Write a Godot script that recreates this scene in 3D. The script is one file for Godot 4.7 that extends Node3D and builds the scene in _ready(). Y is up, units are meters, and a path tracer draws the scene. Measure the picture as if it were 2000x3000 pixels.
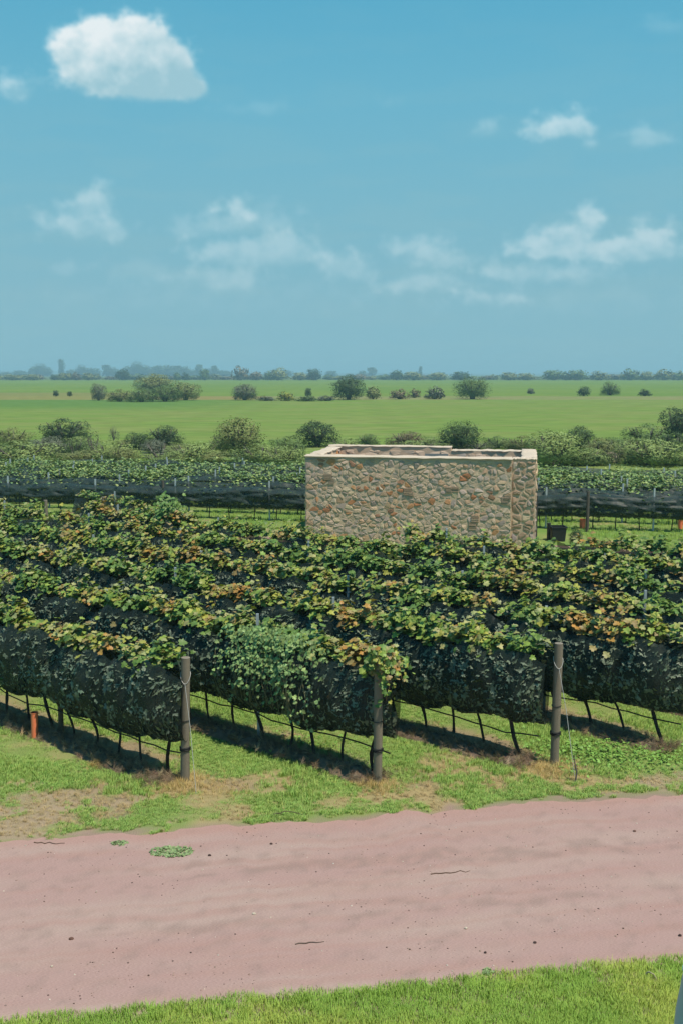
extends Node3D

const F := 3100.0            # focal length of the photograph, in its pixels
const EYE := 6.0             # metres above the flat ground
const ROWDIR := Vector2(-0.762, 0.648)   # plan: x to the right, y ahead
const ROWN := Vector2(0.648, 0.762)
const SUN_AZ := 131.0
const SUN_EL := 64.0

var rng := RandomNumberGenerator.new()
var noise_a := FastNoiseLite.new()
var noise_b := FastNoiseLite.new()
var noise_c := FastNoiseLite.new()
var used := {}
var M := {}
var road_a := Vector2(); var road_b := Vector2()     # far edge of the road
var road_c := Vector2(); var road_d := Vector2()     # near edge
var row_q := [9.92, 11.95, 13.95, 16.0, 18.0, 20.0, 22.0, 24.0, 21.85]

# ------------------------------------------------------------------ geometry helpers
class Shape:
	var v := PackedVector3Array()
	var n := PackedVector3Array()
	var c := PackedColorArray()
	var i := PackedInt32Array()

	func tri(a: Vector3, b: Vector3, d: Vector3, col: Color) -> void:   # clockwise from the front
		var nn := (d - a).cross(b - a).normalized()
		var k := v.size()
		v.append(a); v.append(b); v.append(d)
		n.append(nn); n.append(nn); n.append(nn)
		c.append(col); c.append(col); c.append(col)
		i.append(k); i.append(k + 1); i.append(k + 2)

	func quad(a: Vector3, b: Vector3, d: Vector3, e: Vector3, col: Color) -> void:
		tri(a, b, d, col); tri(a, d, e, col)

	func box(o: Vector3, x: Vector3, y: Vector3, z: Vector3, col: Color) -> void:   # corner and three edges, x cross y = z
		var p := [o, o + x, o + x + y, o + y, o + z, o + x + z, o + x + y + z, o + y + z]
		quad(p[0], p[1], p[2], p[3], col)
		quad(p[4], p[7], p[6], p[5], col)
		quad(p[0], p[4], p[5], p[1], col)
		quad(p[3], p[2], p[6], p[7], col)
		quad(p[0], p[3], p[7], p[4], col)
		quad(p[1], p[5], p[6], p[2], col)

	func tube(pts: Array, radii: Array, sides: int, col: Color, caps := true, top := Color(-1, 0, 0)) -> void:
		var k0 := v.size()
		var u := Vector3.RIGHT
		for a in pts.size():
			var t: Vector3 = (pts[mini(a + 1, pts.size() - 1)] - pts[maxi(a - 1, 0)]).normalized()
			if a == 0:
				u = t.cross(Vector3(0.13, 0.2, 0.97)).normalized()
				if u.length() < 0.5: u = t.cross(Vector3.RIGHT).normalized()
			u = (u - t * u.dot(t)).normalized()
			var w := t.cross(u)
			for s in sides:
				var th := TAU * s / sides
				var r := u * cos(th) + w * sin(th)
				v.append(pts[a] + r * radii[a]); n.append(r); c.append(col)
		for a in pts.size() - 1:
			for s in sides:
				var p0 := k0 + a * sides + s
				var p1 := k0 + a * sides + (s + 1) % sides
				i.append_array(PackedInt32Array([p0, p0 + sides, p1 + sides, p0, p1 + sides, p1]))
		if caps:
			var last := k0 + (pts.size() - 1) * sides
			for s in range(1, sides - 1):
				var cc := top if top.r >= 0.0 else col
				tri(v[last], v[last + s + 1], v[last + s], cc)

	func grid(cols: int, rows: int, pts: PackedVector3Array, colors: PackedColorArray) -> void:   # rows run away, columns to the right
		var k0 := v.size()
		for r in rows:
			for q in cols:
				var id := r * cols + q
				var dx := pts[r * cols + mini(q + 1, cols - 1)] - pts[r * cols + maxi(q - 1, 0)]
				var dy := pts[mini(r + 1, rows - 1) * cols + q] - pts[maxi(r - 1, 0) * cols + q]
				v.append(pts[id]); n.append(dx.cross(dy).normalized()); c.append(colors[id])
		for r in rows - 1:
			for q in cols - 1:
				var a := k0 + r * cols + q
				i.append_array(PackedInt32Array([a, a + cols, a + cols + 1, a, a + cols + 1, a + 1]))

	func mesh() -> ArrayMesh:
		var m := ArrayMesh.new()
		var arr := []
		arr.resize(Mesh.ARRAY_MAX)
		arr[Mesh.ARRAY_VERTEX] = v; arr[Mesh.ARRAY_NORMAL] = n; arr[Mesh.ARRAY_COLOR] = c; arr[Mesh.ARRAY_INDEX] = i
		m.add_surface_from_arrays(Mesh.PRIMITIVE_TRIANGLES, arr)
		return m

class Copies:
	var b := PackedFloat32Array()
	var count := 0
	func put(o: Vector3, x: Vector3, y: Vector3, z: Vector3, col: Color) -> void:
		b.append_array(PackedFloat32Array([x.x, y.x, z.x, o.x, x.y, y.y, z.y, o.y, x.z, y.z, z.z, o.z, col.r, col.g, col.b, 1.0]))
		count += 1
	func multi(m: Mesh) -> MultiMesh:
		var mm := MultiMesh.new()
		mm.transform_format = MultiMesh.TRANSFORM_3D
		mm.use_colors = true
		mm.mesh = m
		mm.instance_count = count
		mm.buffer = b
		return mm

func ground(px: float, py: float, height := 0.0) -> Vector2:   # where a sight line of the photograph meets that height, in plan
	var p := atan(405.0 / F)
	var a := (px - 1000.0) / F
	var b := -(py - 1500.0) / F
	var t := (EYE - height) / -(b * cos(p) - sin(p))
	return Vector2(a * t, (cos(p) + b * sin(p)) * t)

func W(p: Vector2, y := 0.0) -> Vector3:
	return Vector3(p.x, y, -p.y)

func numbered(called: String) -> String:
	if not used.has(called):
		used[called] = 0
		return called
	used[called] += 1
	return "%s_%03d" % [called, used[called]]

func tag(o: Node, label: String, category: String, group := "", kind := "") -> Node:
	if label: o.set_meta("label", label)
	if category: o.set_meta("category", category)
	if group: o.set_meta("group", group)
	if kind: o.set_meta("kind", kind)
	return o

func part(called: String, m: Mesh, material: Material, parent: Node, kind := "") -> MeshInstance3D:
	var o := MeshInstance3D.new()
	o.name = called if parent != self else numbered(called)
	o.mesh = m
	o.material_override = material
	o.cast_shadow = GeometryInstance3D.SHADOW_CASTING_SETTING_ON
	parent.add_child(o, true)
	if kind: o.set_meta("kind", kind)
	return o

func many(called: String, mm: MultiMesh, material: Material, parent: Node) -> MultiMeshInstance3D:
	var o := MultiMeshInstance3D.new()
	o.name = called if parent != self else numbered(called)
	o.multimesh = mm
	o.material_override = material
	parent.add_child(o, true)
	o.set_meta("kind", "stuff")
	return o

func thing(called: String, at: Vector3, label: String, category: String, group := "") -> Node3D:
	var o := Node3D.new()
	o.name = numbered(called)
	add_child(o)
	o.position = at
	tag(o, label, category, group)
	return o

func lin(r: float, g: float, b: float) -> Color:
	return Color(r, g, b)

func jit(c: Color, k: float) -> Color:
	var f := 1.0 + rng.randf_range(-k, k)
	return Color(c.r * f * (1.0 + rng.randf_range(-k, k) * 0.35), c.g * f, c.b * f * (1.0 + rng.randf_range(-k, k) * 0.35))

func noise_tex(freq: float, low: float, high: float, sd: int, size := 512, octaves := 4) -> NoiseTexture2D:
	var t := NoiseTexture2D.new()
	var nz := FastNoiseLite.new()
	nz.seed = sd; nz.frequency = freq; nz.fractal_octaves = octaves
	t.noise = nz; t.width = size; t.height = size; t.seamless = true
	var g := Gradient.new()
	g.set_color(0, Color(low, low, low)); g.set_color(1, Color(high, high, high))
	t.color_ramp = g
	return t

func surf(rough: float, spec := 0.3, tex: Texture2D = null, scale := 1.0, bump: Texture2D = null, bump_cm := 0.0) -> StandardMaterial3D:
	var m := StandardMaterial3D.new()
	m.vertex_color_use_as_albedo = true
	m.roughness = rough
	m.metallic_specular = spec
	if tex:
		m.albedo_texture = tex
	if bump:
		m.heightmap_enabled = true
		m.heightmap_texture = bump
		m.heightmap_scale = bump_cm
	if tex or bump:
		m.uv1_triplanar = true
		m.uv1_world_triplanar = true
		m.uv1_scale = Vector3.ONE * scale
	return m

func fbm(n: FastNoiseLite, x: float, y: float) -> float:
	return n.get_noise_2d(x, y)

# ------------------------------------------------------------------ sky
func make_sky() -> Image:
	var w := 4096
	var h := 2048
	var img := Image.create(w, h, false, Image.FORMAT_RGB8)
	var stops := [[0.0, Color8(134, 181, 194)], [4.0, Color8(131, 180, 195)], [9.0, Color8(120, 178, 197)], [14.0, Color8(105, 174, 199)], [20.0, Color8(84, 164, 196)], [28.0, Color8(72, 157, 195)], [50.0, Color8(66, 148, 190)], [91.0, Color8(62, 142, 186)]]
	var sector := Image.create(683, 460, false, Image.FORMAT_RGB8)
	var rows := []
	for y in h:
		var el := 90.0 - (y + 0.5) * 180.0 / h
		var c: Color = Color8(112, 128, 96)
		if el > -0.5:
			for k in stops.size() - 1:
				if el >= stops[k][0] - 1.0 and el < stops[k + 1][0]:
					var q: float = clampf((el - stops[k][0]) / (stops[k + 1][0] - stops[k][0]), 0, 1)
					c = stops[k][1].lerp(stops[k + 1][1], q)
					break
		rows.append(c)
		img.fill_rect(Rect2i(0, y, w, 1), c)
	# lobes: pixel x, y, radius x, radius y, weight, brightness; a cloud is a list of lobes
	var clouds := [
		[0.97, 0.15, [[265, 78, 52, 48], [215, 110, 60, 55], [175, 150, 52, 55], [330, 95, 60, 55], [390, 72, 58, 45], [450, 110, 62, 60], [505, 160, 58, 62], [545, 225, 50, 58], [575, 268, 42, 34], [300, 190, 130, 85], [430, 215, 120, 80], [370, 140, 110, 80], [490, 262, 90, 40], [250, 215, 80, 55], [350, 255, 110, 48]]],
		[0.55, 0.25, [[35, 262, 66, 40]]],
		[0.62, 0.25, [[1650, 366, 75, 40], [1600, 385, 55, 22], [1705, 380, 35, 22]]],
		[0.30, 0.2, [[1420, 378, 52, 26]]],
		[0.30, 0.2, [[1875, 398, 60, 30], [1930, 412, 45, 20], [1728, 424, 28, 15]]],
		[0.42, 0.3, [[285, 580, 42, 40], [235, 600, 50, 25], [200, 655, 105, 40], [300, 670, 70, 32], [340, 690, 24, 26]]],
		[0.45, 0.2, [[690, 605, 38, 30], [735, 635, 32, 18], [635, 615, 20, 12]]],
		[0.22, 0.3, [[600, 665, 130, 45], [800, 650, 95, 45]]],
		[0.34, 0.3, [[690, 740, 120, 42], [860, 725, 95, 45], [780, 755, 160, 32]]],
		[0.28, 0.3, [[990, 770, 75, 38], [1050, 800, 60, 30]]],
		[0.25, 0.3, [[690, 820, 105, 38], [560, 805, 70, 22]]],
		[0.38, 0.3, [[1230, 740, 95, 42], [1310, 765, 70, 28]]],
		[0.26, 0.3, [[1280, 830, 110, 36], [1180, 840, 60, 22]]],
		[0.50, 0.35, [[1715, 650, 62, 40], [1640, 690, 70, 28], [1600, 730, 130, 34], [1780, 740, 160, 28], [1910, 700, 75, 46], [1860, 735, 120, 34]]],
		[0.28, 0.3, [[1490, 800, 100, 28], [1700, 805, 140, 32], [1440, 880, 110, 24]]],
		[0.16, 0.3, [[190, 788, 65, 26]]], [0.12, 0.3, [[770, 318, 100, 24]]], [0.10, 0.3, [[1130, 305, 40, 18]]],
		[0.10, 0.3, [[420, 800, 130, 40]]], [0.14, 0.3, [[1950, 80, 90, 26]]], [0.07, 0.3, [[1700, 890, 400, 50]]], [0.07, 0.3, [[700, 880, 500, 60]]],
	]
	var nz := FastNoiseLite.new()
	nz.seed = 5; nz.frequency = 0.010; nz.fractal_octaves = 5; nz.fractal_gain = 0.55
	var nw := FastNoiseLite.new()
	nw.seed = 15; nw.frequency = 0.006; nw.fractal_octaves = 3
	var pitch := atan(405.0 / F)
	for sy in 460:
		var el := deg_to_rad((460 - sy - 0.5) * 180.0 / h)
		for sx in 683:
			var az := deg_to_rad((sx + 0.5 - 341.5) * 360.0 / w)
			var X := sin(az) * cos(el)
			var Y := sin(el)
			var Z := cos(az) * cos(el)
			var up := Y * cos(pitch) + Z * sin(pitch)
			var fw := Z * cos(pitch) - Y * sin(pitch)
			var px := 1000.0 + F * X / fw
			var py := 1500.0 - F * up / fw
			var base: Color = rows[h / 2 - 460 + sy]
			var out := base
			var n1 := nz.get_noise_2d(px, py * 1.25)
			var n2 := nz.get_noise_2d(px * 3.1 + 900.0, py * 3.1)
			var haze := nw.get_noise_2d(px * 0.35, py * 1.6)
			out = out.lerp(Color8(150, 186, 192), clampf(haze * 0.35 + 0.02, 0.0, 0.12) * clampf((py + 200.0) / 900.0, 0, 1))
			for cl in clouds:
				var d := 0.0
				var top := 0.0
				for lo in cl[2]:
					var big: float = 1.0 if cl[0] > 0.9 else 1.2
					var dx: float = (px - lo[0]) / (lo[2] * big)
					var dy: float = (py - lo[1]) / (lo[3] * big)
					if dy > 0.0: dy *= 1.12
					var q := dx * dx + dy * dy
					if q < 2.6:
						var e := exp(-q * 1.35)
						if e > 0.02:
							d += e
							top += e * clampf(-dy * 0.85 - dx * 0.40 + 0.25 + n1 * 0.9, -0.8, 1.0)
				if d > 0.05:
					top /= d
					var dens: float = d + n2 * (0.20 if cl[0] > 0.9 else 0.14) + n1 * (0.42 + cl[1]) * 0.95 * (1.0 if top > -0.2 else 0.6)
					var soft: float = 1.0 if cl[0] > 0.9 else 1.1
					var lo0: float = 0.20 if cl[0] > 0.9 else 0.07
					var al: float = smoothstep(lo0, lo0 + soft, dens) * cl[0]
					var shade := clampf(0.5 + top * 0.75, 0.0, 1.0)
					if cl[0] > 0.9:
						shade = clampf(0.72 - (py - 130.0) / 210.0 - (px - 300.0) / 900.0 + n1 * 0.45 + n2 * 0.12 + 0.45 * clampf((px - 470.0) / 100.0, 0, 1) * clampf(1.6 - dens, 0, 1), 0.05, 1.0)
					var cc := Color8(150, 192, 205).lerp(Color8(229, 236, 238), shade)
					out = out.lerp(cc, clampf(al, 0, 1))
			var dith := (float((sx * 73 + sy * 151) % 101) / 101.0 - 0.5) / 255.0
			sector.set_pixel(sx, sy, Color(out.r + dith, out.g + dith, out.b + dith))
	for k in 6:
		var s: Image = sector.duplicate()
		if k % 2 == 1: s.flip_x()
		var x0 := int(round((k - 0.5) * 682.667))
		for half in [x0, x0 + w]:
			img.blit_rect(s, Rect2i(0, 0, 683, 460), Vector2i(half, h / 2 - 460))
	return img

# ------------------------------------------------------------------ leaves
func leaf_mesh() -> ArrayMesh:      # one lobed vine leaf about 1 unit long, folded along its midrib
	var s := Shape.new()
	var out := [Vector2(0, 0.0), Vector2(0.24, -0.12), Vector2(0.5, 0.08), Vector2(0.36, 0.24), Vector2(0.58, 0.52), Vector2(0.3, 0.58), Vector2(0.22, 0.86), Vector2(0, 1.0)]
	for side in [1.0, -1.0]:
		for k in out.size() - 1:
			var a: Vector2 = out[k]
			var b: Vector2 = out[k + 1]
			var pa := Vector3(a.x * side, 0.16 * a.x - 0.25 * a.y * a.y + 0.1 * a.y, a.y)
			var pb := Vector3(b.x * side, 0.16 * b.x - 0.25 * b.y * b.y + 0.1 * b.y, b.y)
			var mid := Vector3(0, 0.03, 0.4)
			if side > 0: s.tri(mid, pa, pb, Color.WHITE)
			else: s.tri(mid, pb, pa, Color.WHITE)
	return s.mesh()

func blade_mesh(bl: int, spread: float, lean: float, wide: float, sd: int) -> ArrayMesh:     # a tuft of grass one unit tall
	var r := RandomNumberGenerator.new()
	r.seed = sd
	var s := Shape.new()
	for k in bl:
		var a := r.randf() * TAU
		var o := Vector3(r.randf_range(-1, 1), 0, r.randf_range(-1, 1)) * spread
		var dir := Vector3(cos(a), 0, sin(a))
		var sd2 := Vector3(-dir.z, 0, dir.x) * wide
		var hgt := r.randf_range(0.55, 1.0)
		var l := lean * r.randf_range(0.2, 1.3)
		var m := o + dir * l * 0.35 + Vector3.UP * hgt * 0.6
		var t := o + dir * l + Vector3.UP * hgt
		s.quad(o - sd2, m - sd2 * 0.8, m + sd2 * 0.8, o + sd2, Color.WHITE)
		s.tri(m - sd2 * 0.8, t, m + sd2 * 0.8, Color.WHITE)
	var up := PackedVector3Array()
	for k in s.n.size():
		up.append((s.n[k] * 0.35 + Vector3.UP).normalized())
	s.n = up
	return s.mesh()

func put_leaf(cp: Copies, at: Vector3, face: Vector3, size: float, col: Color) -> void:
	var y := (face + Vector3(rng.randf_range(-1, 1), rng.randf_range(-1, 1), rng.randf_range(-1, 1)) * 0.5).normalized()
	var r := Vector3(rng.randf_range(-1, 1), rng.randf_range(-0.9, 0.3), rng.randf_range(-1, 1))
	var z := (r - y * r.dot(y)).normalized()
	var x := y.cross(z)
	cp.put(at - z * size * 0.4, x * size, y * size, z * size, col)

func vine_colour(x: float, z: float, green: float) -> Color:
	var q := rng.randf() * 0.62 + 0.16 + fbm(noise_a, x * 1.5, z * 1.5) * 0.75 + fbm(noise_b, x * 1.6, z * 1.6) * 0.35 - green * 0.25
	var c: Color
	if q < 0.20: c = lin(0.103, 0.182, 0.038)
	elif q < 0.46: c = lin(0.188, 0.265, 0.047)
	elif q < 0.62: c = lin(0.291, 0.291, 0.111)
	elif q < 0.80: c = lin(0.300, 0.305, 0.055)
	elif q < 0.96: c = lin(0.270, 0.200, 0.072)
	else: c = lin(0.342, 0.187, 0.043)
	return jit(c, 0.24)

# ------------------------------------------------------------------ ready
func _ready() -> void:
	rng.seed = 20240
	for k in [[noise_a, 11, 0.35], [noise_b, 22, 1.0], [noise_c, 33, 0.06]]:
		k[0].seed = k[1]; k[0].frequency = k[2]; k[0].fractal_octaves = 3
	var cam := Camera3D.new()
	cam.name = "camera"
	add_child(cam)
	cam.position = Vector3(0, EYE, 0)
	cam.rotation = Vector3(-atan(405.0 / F), 0, 0)
	cam.fov = rad_to_deg(2.0 * atan(1500.0 / F))
	cam.near = 0.1
	cam.far = 12000.0
	cam.current = true
	var we := WorldEnvironment.new()
	we.name = "world_environment"
	var env := Environment.new()
	env.background_mode = Environment.BG_SKY
	var pano := PanoramaSkyMaterial.new()
	pano.panorama = ImageTexture.create_from_image(make_sky())
	env.sky = Sky.new()
	env.sky.sky_material = pano
	env.tonemap_mode = Environment.TONE_MAPPER_LINEAR
	env.tonemap_exposure = 1.07
	env.sdfgi_enabled = true; env.ssao_enabled = true; env.ssil_enabled = true
	env.fog_enabled = true
	env.fog_density = 0.00042
	env.fog_light_color = Color(0.52, 0.87, 1.0).linear_to_srgb()
	we.environment = env
	add_child(we)
	var sun := DirectionalLight3D.new()
	sun.name = "sun"
	var az := deg_to_rad(SUN_AZ)
	var el := deg_to_rad(SUN_EL)
	var to_sun := Vector3(sin(az) * cos(el), sin(el), -cos(az) * cos(el))
	add_child(sun)
	sun.look_at_from_position(to_sun * 50.0, Vector3.ZERO)
	sun.light_energy = 1.6
	sun.light_color = Color(1.0, 0.955, 0.88)
	sun.light_angular_distance = 0.5
	sun.shadow_enabled = true

	road_a = ground(0, 2470); road_b = ground(2000, 2326)
	road_c = ground(0, 2985); road_d = ground(2000, 2800)
	materials()
	build_ground()
	build_building()
	build_front_vines()
	build_rear_vines()
	build_bushes()
	build_grass()
	build_small_things()

func materials() -> void:
	var grain := noise_tex(0.05, 0.84, 1.0, 1)
	var fine := noise_tex(0.12, 0.80, 1.0, 2)
	var relief := noise_tex(0.06, 0.0, 1.0, 3)
	M.ground = surf(0.95, 0.1, fine, 1.3, relief, 0.8)
	M.field = surf(0.95, 0.05, noise_tex(0.03, 0.74, 1.0, 4), 0.05)
	M.field.uv1_scale = Vector3(0.012, 0.05, 0.06)
	M.road = surf(0.95, 0.1, noise_tex(0.16, 0.78, 1.0, 5, 1024, 5), 0.37, noise_tex(0.10, 0, 1, 6, 1024, 5), 0.30)
	M.road.uv1_scale = Vector3(0.16, 0.37, 0.9)
	M.stone = surf(0.85, 0.25, grain, 2.2, relief, 0.5)
	M.mortar = surf(0.95, 0.15, fine, 2.0, relief, 0.7)
	M.wood = surf(0.85, 0.2, noise_tex(0.09, 0.75, 1.0, 7), 1.0, relief, 0.5)
	M.wood.uv1_scale = Vector3(9, 0.8, 9)
	M.bark = surf(0.9, 0.2, fine, 6.0)
	M.soil = surf(1.0, 0.1, fine, 3.0, relief, 0.8)
	M.metal = surf(0.55, 0.4); M.metal.metallic = 0.3
	M.plastic = surf(0.5, 0.4)
	M.rubber = surf(0.6, 0.4)
	M.leaf = surf(0.5, 0.42)
	M.leaf.backlight_enabled = true; M.leaf.backlight = Color(0.5, 0.55, 0.25)
	M.grass = surf(0.7, 0.2)
	M.grass.backlight_enabled = true; M.grass.backlight = Color(0.5, 0.55, 0.3)
	M.bush = surf(0.7, 0.25)
	M.bush.backlight_enabled = true; M.bush.backlight = Color(0.3, 0.35, 0.15)
	var net := surf(0.5, 0.35)
	net.transparency = BaseMaterial3D.TRANSPARENCY_ALPHA
	net.albedo_color = Color(1, 1, 1, 0.77)
	net.rim_enabled = true; net.rim = 0.05; net.rim_tint = 0.3
	M.net = net
	M.leafmesh = leaf_mesh()
	M.tuft = blade_mesh(9, 0.35, 0.35, 0.035, 1)
	M.turf = blade_mesh(16, 1.0, 0.5, 0.045, 2)
	M.dry = blade_mesh(12, 0.3, 0.9, 0.02, 3)

# ------------------------------------------------------------------ ground
var patches := []    # dry or bare places: plan x, z, radius, kind
func setup_patches() -> void:
	for q in [[150, 2370, 1.3, 0], [60, 2420, 0.9, 0], [300, 2345, 0.7, 0], [620, 2330, 0.8, 1], [540, 2310, 0.5, 1], [700, 2390, 0.5, 1], [1620, 2270, 0.75, 1], [1750, 2290, 0.6, 1], [1480, 2285, 0.5, 1], [1160, 2330, 0.55, 1], [1220, 2310, 0.6, 1], [1300, 2240, 0.8, 1], [1250, 2350, 0.6, 1], [1000, 2350, 0.4, 1], [820, 2290, 0.6, 1], [1960, 2290, 0.5, 0], [1300, 2370, 0.6, 1]]:
		var p := ground(q[0], q[1])
		patches.append([p.x, p.y, q[2], q[3]])

func road_side(p: Vector2) -> float:     # metres beyond the far edge of the road (negative on the road)
	var d := (road_b - road_a).normalized()
	return (p - road_a).dot(Vector2(-d.y, d.x))

func front_line(p: Vector2) -> float:    # metres behind the line of end posts
	return p.y - (15.0 + maxf(0.0, p.x - 0.5) * 0.27)

func row_offset(p: Vector2) -> float:    # signed distance to the nearest vine row, positive on its far side
	var q := p.dot(ROWN)
	var best := 99.0
	for r in row_q:
		if absf(q - r) < absf(best): best = q - r
	return best

func ground_colour(p: Vector2) -> Color:
	var n1 := fbm(noise_a, p.x, p.y)
	var n2 := fbm(noise_b, p.x * 1.6, p.y * 1.6)
	var c := lin(0.170, 0.290, 0.070).lerp(lin(0.235, 0.300, 0.095), clampf(n1 + 0.5, 0, 1))
	var dry := lin(0.400, 0.315, 0.165)
	var bare := lin(0.385, 0.295, 0.205)
	if p.y < 11.2: c = lin(0.235, 0.310, 0.085)
	var k := 0.0 if p.y < 11.2 else clampf((n1 * 0.6 + n2 * 0.9 - 0.25) * 1.4, 0, 0.5)
	c = c.lerp(dry, k)
	for q in patches:
		var dd: float = Vector2(p.x - q[0], (p.y - q[1]) * 1.25).length() / q[2] * 0.92 + n2 * 0.9 + fbm(noise_b, p.x * 5.0, p.y * 5.0) * 0.5
		if dd < 1.0:
			c = c.lerp(dry if q[3] == 1 else bare, smoothstep(1.0, 0.35, dd) * 0.9)
	if front_line(p) > -0.35 and p.y < 37.0:
		var o := row_offset(p) + n2 * 0.25
		var s := smoothstep(-0.35, -0.1, o) * smoothstep(0.75, 0.4, o)
		c = c.lerp(lin(0.330, 0.250, 0.165), s * clampf(0.75 + n1, 0.2, 0.95))
	var r := road_side(p) + n2 * 0.3 + n1 * 0.25
	if r < 0.25:
		c = c.lerp(lin(0.345, 0.240, 0.200), smoothstep(0.25, -0.15, r))
	return c

func build_ground() -> void:
	setup_patches()
	# the nearby ground
	var s := Shape.new()
	var pts := PackedVector3Array(); var cols := PackedColorArray()
	var nx := 190; var nz := 280
	for r in nz:
		var z := 3.0 + r * 0.125 + pow(maxf(0.0, r - 170) / 110.0, 2) * 14.0
		for q in nx:
			var x := (q / (nx - 1.0) - 0.5) * 38.0
			var p := Vector2(x, z)
			var y := fbm(noise_a, x, z) * 0.05 + fbm(noise_b, x * 2.0, z * 2.0) * 0.02 if road_side(p) > 0.3 else 0.0
			pts.append(W(p, y)); cols.append(ground_colour(p))
	s.grid(nx, nz, pts, cols)
	tag(part("ground", s.mesh(), M.ground, self, "structure"), "grassy vineyard ground with dry patches and bare soil strips under the rows", "ground")
	# the plain to the horizon
	s = Shape.new()
	pts = PackedVector3Array(); cols = PackedColorArray()
	nx = 161
	var zs := [-900.0, -300.0, -60.0, 0.0]
	var z := 10.0
	while z < 6000.0:
		zs.append(z)
		z *= 1.022
	for zz in zs:
		for q in nx:
			var t: float = q / (nx - 1.0) * 2.0 - 1.0
			var x: float = (t * 0.55 + t * t * t * 1.2) * maxf(absf(zz), 40.0)
			if zz <= 0.0: x = t * 900.0
			var p := Vector2(x, zz)
			pts.append(W(p, -0.12 if zz < 48.0 else -0.02))
			cols.append(field_colour(p))
	s.grid(nx, zs.size(), pts, cols)
	tag(part("field", s.mesh(), M.field, self, "structure"), "green fields reaching to the horizon, upper field darker than the lower", "field")
	# distant low ridge
	s = Shape.new()
	pts = PackedVector3Array(); cols = PackedColorArray()
	for r in 6:
		for q in 240:
			var x := (q / 239.0 - 0.5) * 9000.0
			var prof := sin(r / 5.0 * PI)
			var y := prof * (13.0 + 14.0 * fbm(noise_c, x * 0.02, 3.0) + clampf(-x / 1600.0, 0.0, 1.0) * 12.0)
			pts.append(Vector3(x, y - 4.0, -4900.0 - r * 160.0)); cols.append(lin(0.06, 0.10, 0.05))
	s.grid(240, 6, pts, cols)
	tag(part("hills", s.mesh(), M.field, self, "structure"), "faint blue low ridge along the horizon", "hills")
	# road
	s = Shape.new()
	pts = PackedVector3Array(); cols = PackedColorArray()
	var along := (road_b - road_a).normalized()
	var la := -9.0
	nx = 330; nz = 62
	for r in nz:
		var v := r / (nz - 1.0)
		for q in nx:
			var u := la + q * 0.085
			var far := road_a + along * u
			var dn := (road_d - road_c).normalized()
			var near := road_c + dn * u
			far += Vector2(0, 1) * (fbm(noise_b, u * 0.8, 7.0) * 0.16 + fbm(noise_b, u * 3.0, 1.0) * 0.10)
			near -= Vector2(0, 1) * (0.12 + fbm(noise_b, u * 1.5, 3.0) * 0.06)
			var p := near.lerp(far, v)
			var n1 := fbm(noise_a, u * 0.5, v * 12.0 + 3.0)
			var n2 := fbm(noise_b, u * 0.16, v * 14.0)
			var n3 := fbm(noise_b, p.x * 3.0, p.y * 3.0)
			var c := lin(0.441, 0.292, 0.264)
			c = c.lerp(lin(0.473, 0.349, 0.307), clampf(n1 * 1.2 + 0.25, 0, 0.7))
			c = c.lerp(lin(0.430, 0.265, 0.230), clampf(n2 * 1.3 + 0.02, 0, 0.55))
			c = c.lerp(lin(0.295, 0.215, 0.189), clampf(n3 * 0.8 - 0.12 + 0.42 * smoothstep(0.09, 0.02, minf(absf(v - 0.36 - 0.02 * sin(u * 0.5)), absf(v - 0.66 - 0.02 * sin(u * 0.4 + 1.0)))) * clampf(n2 * 1.6 + fbm(noise_b, u * 0.7, v * 60.0) * 1.5 + 0.45, 0, 1), 0, 0.5))
			if v > 0.9: c = c.lerp(lin(0.487, 0.296, 0.251), (v - 0.9) * 6.0)
			var y := 0.014 + n1 * 0.002 + n3 * 0.004 - absf(v - 0.5) * 0.006
			if v > 0.97 or v < 0.02: y = 0.004
			pts.append(W(p, y)); cols.append(c)
	s.grid(nx, nz, pts, cols)
	tag(part("dirt_road", s.mesh(), M.road, self, "structure"), "pinkish red dirt road with faint grey wheel tracks", "road")
	# farm track behind the front block
	s = Shape.new()
	pts = PackedVector3Array(); cols = PackedColorArray()
	var e := Vector2(0.975, -0.223)
	for r in 5:
		for q in 70:
			var p := Vector2(-3.0, 38.0) + e * (q * 0.45 - 5.0) + Vector2(0.223, 0.975) * (r * 0.42 - 0.2 + fbm(noise_b, q * 0.5, r * 3.0) * 0.25)
			p.y -= 0.35
			pts.append(W(p, 0.05 if r > 0 and r < 4 else 0.0)); cols.append(jit(lin(0.35, 0.25, 0.20), 0.06))
	s.grid(70, 5, pts, cols)
	var tr := part("farm_track", s.mesh(), M.road, self, "structure")
	tag(tr, "pale pinkish farm track between the stone building and the rear vineyard", "track")

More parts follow.
